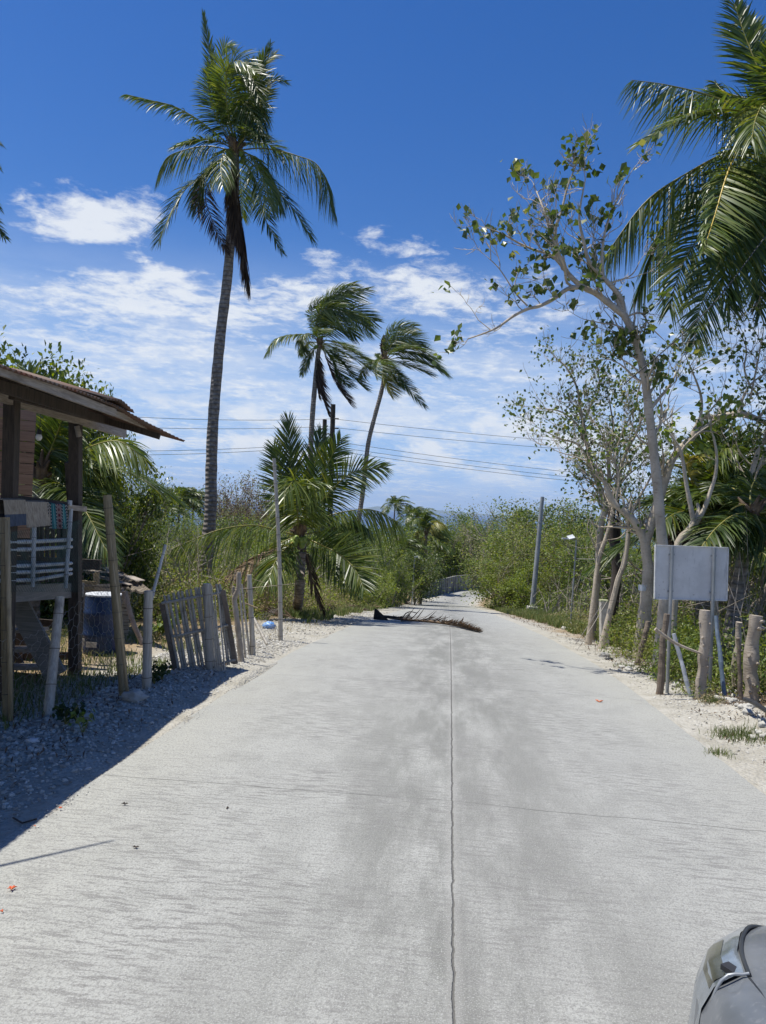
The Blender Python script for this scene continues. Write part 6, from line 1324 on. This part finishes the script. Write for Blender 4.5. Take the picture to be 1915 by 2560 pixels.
petal('flat orange shard on the right lane before the rubble', 1498, 1758, .05, 'brick_red', 2, 'shard', 'shard')
petal('tiny cross-shaped dark twig on the left lane', 312, 2016, .02, 'twig_dark', 5, 'twig', 'twig'); petal('small star-shaped dark twig in the middle of the left lane', 340, 2124, .018, 'twig_dark', 6, 'twig', 'twig'); petal('small forked dark twig nearer the joint on the left lane', 566, 2026, .018, 'twig_dark', 4, 'twig', 'twig')
mb = MB(); a, b, c = G(32, 2052)+[0, 0, .01], G(55, 2064)+[0, 0, .012], G(92, 2056)+[0, 0, .02]; tube(mb, [a, b, c], .005, 5); tag(mb.build('twig', M['twig_dark'], None, b), 'thin bent dark stick lying at the gravel edge, lower left', 'twig')
for i, (px, py) in enumerate([(573, 2253), (560, 2267), (953, 1840), (539, 2186), (551, 2145), (816, 2352), (807, 2366), (1498, 1953), (1064, 2352), (1255, 2305), (957, 2355), (1012, 2385)]):
    rock('pebble', 'tiny dark pebble lying loose on the concrete road', px, py, .0075, 200+i, 'pebble', 'dark pebbles on the road', 'twig_dark')
c = G(672, 1572)+[0, 0, .05]; mb = MB(); sph(mb, c, (.13, .09, .09), 9, 14, jit=.22); tag(mb.build('plastic_bag', M['blue_bag'], None, c), 'crumpled blue and white plastic bag on the ground by the thin pole', 'bag')
c = G(82, 1858)+[0, 0, .02]; mb = MB(); sph(mb, c, (.045, .03, .02), 7, 10, jit=.2); tag(mb.build('plastic_scrap', M['white_plastic'], None, c), 'small white plastic scrap at the gravel edge under the leaning pole', 'litter')
c = G(1522, 1650)+[0, 0, .02]; mb = MB(); sph(mb, c, (.07, .04, .02), 7, 10, jit=.3); tag(mb.build('plastic_scrap', M['black_plastic'], None, c), 'black plastic scrap below the grey stone on the right shoulder', 'litter')
def weed(lab, px, py, h, n, seed, mt='leaf_dark', sz=.06):
    rg_ = np.random.default_rng(seed); c = G(px, py); th = thing('weed', lab, 'plant', c); mb = MB(); tips = []
    for k in range(n): a = rg_.random()*6.28; p_ = [c, c+[math.cos(a)*h*.25, math.sin(a)*h*.25, h*.6], c+[math.cos(a)*h*.5, math.sin(a)*h*.5, h*rg_.uniform(.7, 1)]]; tube(mb, p_, [.005, .004, .002], 4); tips += [(p_[2], None), (p_[1], None)]
    mb.build('stem', M['rachis'], th, c); ml = MB(); clusters(ml, tips, rg_, 1, (3, 5), h*.12, sz); ml.build('leaves', M[mt], th, c, False)
weed('small dark leafy seedling on the shaded gravel', 207, 1835, .16, 3, 1, 'leaf_bush'); weed('low dark weed at the foot of the gate, beside the gravel heap', 405, 1700, .2, 7, 2); weed('dark weeds between the corner post and the gate', 385, 1712, .16, 6, 3)
weed('broad leaved green plant behind the left end of the gate', 392, 1600, .38, 8, 4, 'leaf_bush', .13); weed('broad leaved plant behind the corner post', 420, 1585, .34, 7, 5, 'leaf_bush', .12); weed('green plant at the base of the leaning grey bamboo pole', 165, 1815, .18, 9, 6, 'leaf_dark')
# ---------------------------------------------------------------- car at the lower right
cb_ = np.array([1.33, 0.0, 0.0]); car = thing('car', 'dusty grey car, only its front corner with the headlamp in view at the lower right', 'car', cb_)
def carpaint(k):
    co = obj_co(k); n = k.noise(co, 6, 6, .65); n2 = k.noise(co, 60, 4, .6); c = k.mix(k.ss(n, .3, .7), (.15, .162, .175), (.20, .21, .22)); c = k.mix(k.ss(n2, .55, .75, 0, .5), c, (.30, .30, .295))
    k.put(k.b.inputs['Base Color'], c); k.put(k.b.inputs['Roughness'], k.ss(n, .3, .7, .42, .6)); k.b.inputs['Metallic'].default_value = .45; k.b.inputs['Coat Weight'].default_value = .25
M['paint'] = mat('dusty_grey_paint', carpaint)
M['lamp_glass'] = simple('lamp_glass', (.22, .25, .28), (.34, .38, .42), 14, .12, bs=0, metal=.6, spec=.8)
M['lamp_bowl'] = simple('lamp_bowl', (.07, .07, .05), (.16, .16, .12), 14, .25, bs=0, metal=.5); M['chrome'] = simple('chrome', (.55, .56, .58), (.65, .66, .68), 6, .15, bs=0, metal=1)
M['tyre'] = simple('tyre_rubber', (.02, .02, .02), (.035, .035, .035), 20, .9)
M['glass_dark'] = simple('car_glass', (.02, .025, .03), (.03, .035, .04), 4, .06, bs=0, spec=.8)
NOSE = 1.80
def halfw(y): # plan outline: distance from the centre line at y
    d = NOSE-y; return float(np.interp(d, [0, .03, .08, .15, .25, .38, .55, .8, 1.2, 2, 3.6, 4.1, 4.25], [.34, .50, .60, .675, .745, .80, .84, .868, .885, .89, .88, .82, .70]))
def hoodz(y): d = NOSE-y; return float(np.interp(d, [0, .05, .15, .3, .6, 1.15, 1.25, 4.25], [.70, .76, .82, .865, .915, .99, 1.0, 1.02]))
HD = math.radians(5.3)
def cpt(x, y, z):  # car space -> world (nose to +y), turned to the road heading
    return np.array([cb_[0]+x*math.cos(HD)+y*math.sin(HD), -x*math.sin(HD)+y*math.cos(HD), float(prof(y))+z])
ysc = np.concatenate([np.array([0, .01, .03, .06, .1, .15, .2, .27, .35, .45, .6, .8, 1.0, 1.15]), np.linspace(1.3, 4.25, 14)])
SIDE = [(1.0, .32), (1.0, .48), (1.005, .62), (1.0, .74)]
mb = MB(); V = []
for d in ysc:
    y_ = NOSE-d; w = halfw(y_); hz = hoodz(y_); row = []
    lowz = .22+.06*math.exp(-d*6)
    prof_ = [(w*.93, lowz), (w*.985, lowz+.12), (w, hz*.55), (w*1.0, hz*.74), (w*.985, hz-.095), (w*.955, hz-.045), (w*.90, hz-.018), (w*.82, hz-.004), (w*.74, hz-.006), (w*.5, hz+.018), (0, hz+.032)]
    row = [cpt(-a, y_, b) for a, b in prof_]+[cpt(a, y_, b) for a, b in prof_[-2::-1]]; V += row
n = 21; i = np.arange(len(ysc)-1)[:, None]*n; j = np.arange(n-1)[None]; mb.add(V, np.stack([i+j, i+n+j, i+n+j+1, i+j+1], -1).reshape(-1, 4))
for e in (0, len(ysc)-1): mb.add([V[e*n+k] for k in range(n)]+[cpt(0, NOSE-ysc[e], .45)], [(k, k+1, n) for k in range(n-1)])
body = mb.build('body', M['paint'], car, cb_); 
def surf(x, y, off=.003):   # point on the body's upper skin
    w = halfw(y); hz = hoodz(y); pr_ = [(w*1.0, hz*.74), (w*.985, hz-.095), (w*.955, hz-.045), (w*.90, hz-.018), (w*.82, hz-.004), (w*.74, hz-.006), (w*.5, hz+.018), (0, hz+.032)]
    xs_ = [p_[0] for p_ in pr_][::-1]; zs_ = [p_[1] for p_ in pr_][::-1]; q = cpt(math.copysign(x, -1) if x >= 0 else x, y, float(np.interp(abs(x), xs_, zs_))+off); return q
def patch(pa, pb, nseg, off, name, mt, par=None, nu=5):
    """skin patch between two plan curves given as (fraction of half width, y)"""
    mb = MB(); V = []
    for k in range(nseg+1):
        t_ = k/nseg; a = [np.interp(t_, np.linspace(0, 1, len(pa)), [q[c_] for q in pa]) for c_ in (0, 1)]; b = [np.interp(t_, np.linspace(0, 1, len(pb)), [q[c_] for q in pb]) for c_ in (0, 1)]
        for m_ in range(nu+1):
            f_ = m_/nu; fr, y_ = a[0]*(1-f_)+b[0]*f_, a[1]*(1-f_)+b[1]*f_; V.append(surf(halfw(y_)*fr, y_, off))
    n_ = nu+1; i = np.arange(nseg)[:, None]*n_; j = np.arange(nu)[None]; mb.add(V, np.stack([i+j, i+n_+j, i+n_+j+1, i+j+1], -1).reshape(-1, 4)); return mb.build(name, M[mt], par or car, cb_)
def crease(pts, off, r, name, mt, par=None):
    mb = MB(); tube(mb, crom([surf(halfw(y_)*fr, y_, off) for fr, y_ in pts], 20), r, 6); return mb.build(name, M[mt], par or car, cb_)
y0 = NOSE-.50
hl = patch([(.995, y0), (.995, y0+.12), (.99, y0+.24), (.985, y0+.34), (.97, y0+.42)], [(.895, y0+.005), (.885, y0+.12), (.875, y0+.24), (.87, y0+.34), (.86, y0+.42)], 24, .006, 'headlamp', 'lamp_glass', nu=8)
crease([(.885, y0-.003), (.875, y0+.12), (.865, y0+.24), (.86, y0+.34), (.85, y0+.44)], .004, .0045, 'lamp_gap', 'black_plastic', hl)
crease([(1.0, y0-.004), (.95, y0-.006), (.885, y0-.003)], .006, .003, 'lamp_rim', 'steel', hl); crease([(1.0, y0), (1.0, y0+.1), (.998, y0+.18)], .006, .004, 'lamp_rim', 'black_plastic', hl)
mb = MB(); c = surf(halfw(y0+.03)*.915, y0+.035, .007); box(mb, c, (.022, .028, .01), (nrm([1, .5, 0]), nrm([-.5, 1, 0]), (0, 0, 1))); mb.build('marker_light', M['cable'], hl, cb_, False)
patch([(.965, y0+.02), (.965, y0+.12), (.96, y0+.22)], [(.93, y0+.02), (.925, y0+.12), (.92, y0+.22)], 12, .0075, 'lamp_bowl', 'lamp_bowl', hl, 3)
crease([(.885, y0-.005), (.875, y0-.2), (.86, y0-.5), (.85, y0-.7)], -.001, .0025, 'bonnet_seam', 'black_plastic')
for sx in (-1, 1):
    for yy in (NOSE-.85, NOSE-3.4):
        c = cpt(sx*.80, yy, .33); ax = np.array([math.cos(HD), -math.sin(HD), 0]); mb = MB(); tube(mb, [c-ax*.1, c-ax*.09, c+ax*.09, c+ax*.1], [.30, .33, .33, .30], 28); wh = mb.build('wheel', M['tyre'], car, cb_); mb = MB(); tube(mb, [c-ax*.108, c+ax*.108], .2, 20); mb.build('rim', M['steel'], wh, cb_)
mb = MB(); V = []
for d, w, z_ in ((1.15, .70, .99), (1.95, .60, 1.46), (3.3, .58, 1.47), (4.0, .64, 1.04)): V += [cpt(-w, NOSE-d, z_), cpt(-w*.9, NOSE-d, z_+.03), cpt(w*.9, NOSE-d, z_+.03), cpt(w, NOSE-d, z_)]
rows_ = len(V)//4; mb.add(V, [(i*4+j, (i+1)*4+j, (i+1)*4+j+1, i*4+j+1) for i in range(rows_-1) for j in range(3)]); mb.add([cpt(-.80, NOSE-1.25, .99), cpt(-.80, NOSE-3.95, 1.0), cpt(-.58, NOSE-3.3, 1.47), cpt(-.60, NOSE-1.95, 1.46)], [(0, 1, 2, 3)]); mb.add([cpt(.80, NOSE-1.25, .99), cpt(.80, NOSE-3.95, 1.0), cpt(.58, NOSE-3.3, 1.47), cpt(.60, NOSE-1.95, 1.46)], [(3, 2, 1, 0)]); mb.build('cabin', M['glass_dark'], car, cb_, False)
# ---------------------------------------------------------------- haze
hb = MB(); box(hb, (0, 20000, 300), (96000, 46000, 900)); hz = hb.build('haze', [], smooth=False); tag(hz, kind='stuff')
hm = bpy.data.materials.new('haze_air'); hm.use_nodes = True; k = NT(hm.node_tree); k.n.clear(); pv = k.node('ShaderNodeVolumePrincipled'); pv.inputs['Color'].default_value = (.62, .78, 1, 1); pv.inputs['Density'].default_value = 3.2e-5; pv.inputs['Anisotropy'].default_value = .1
oo = k.node('ShaderNodeOutputMaterial'); k.l.new(pv.outputs[0], oo.inputs['Volume']); hz.data.materials.append(hm)
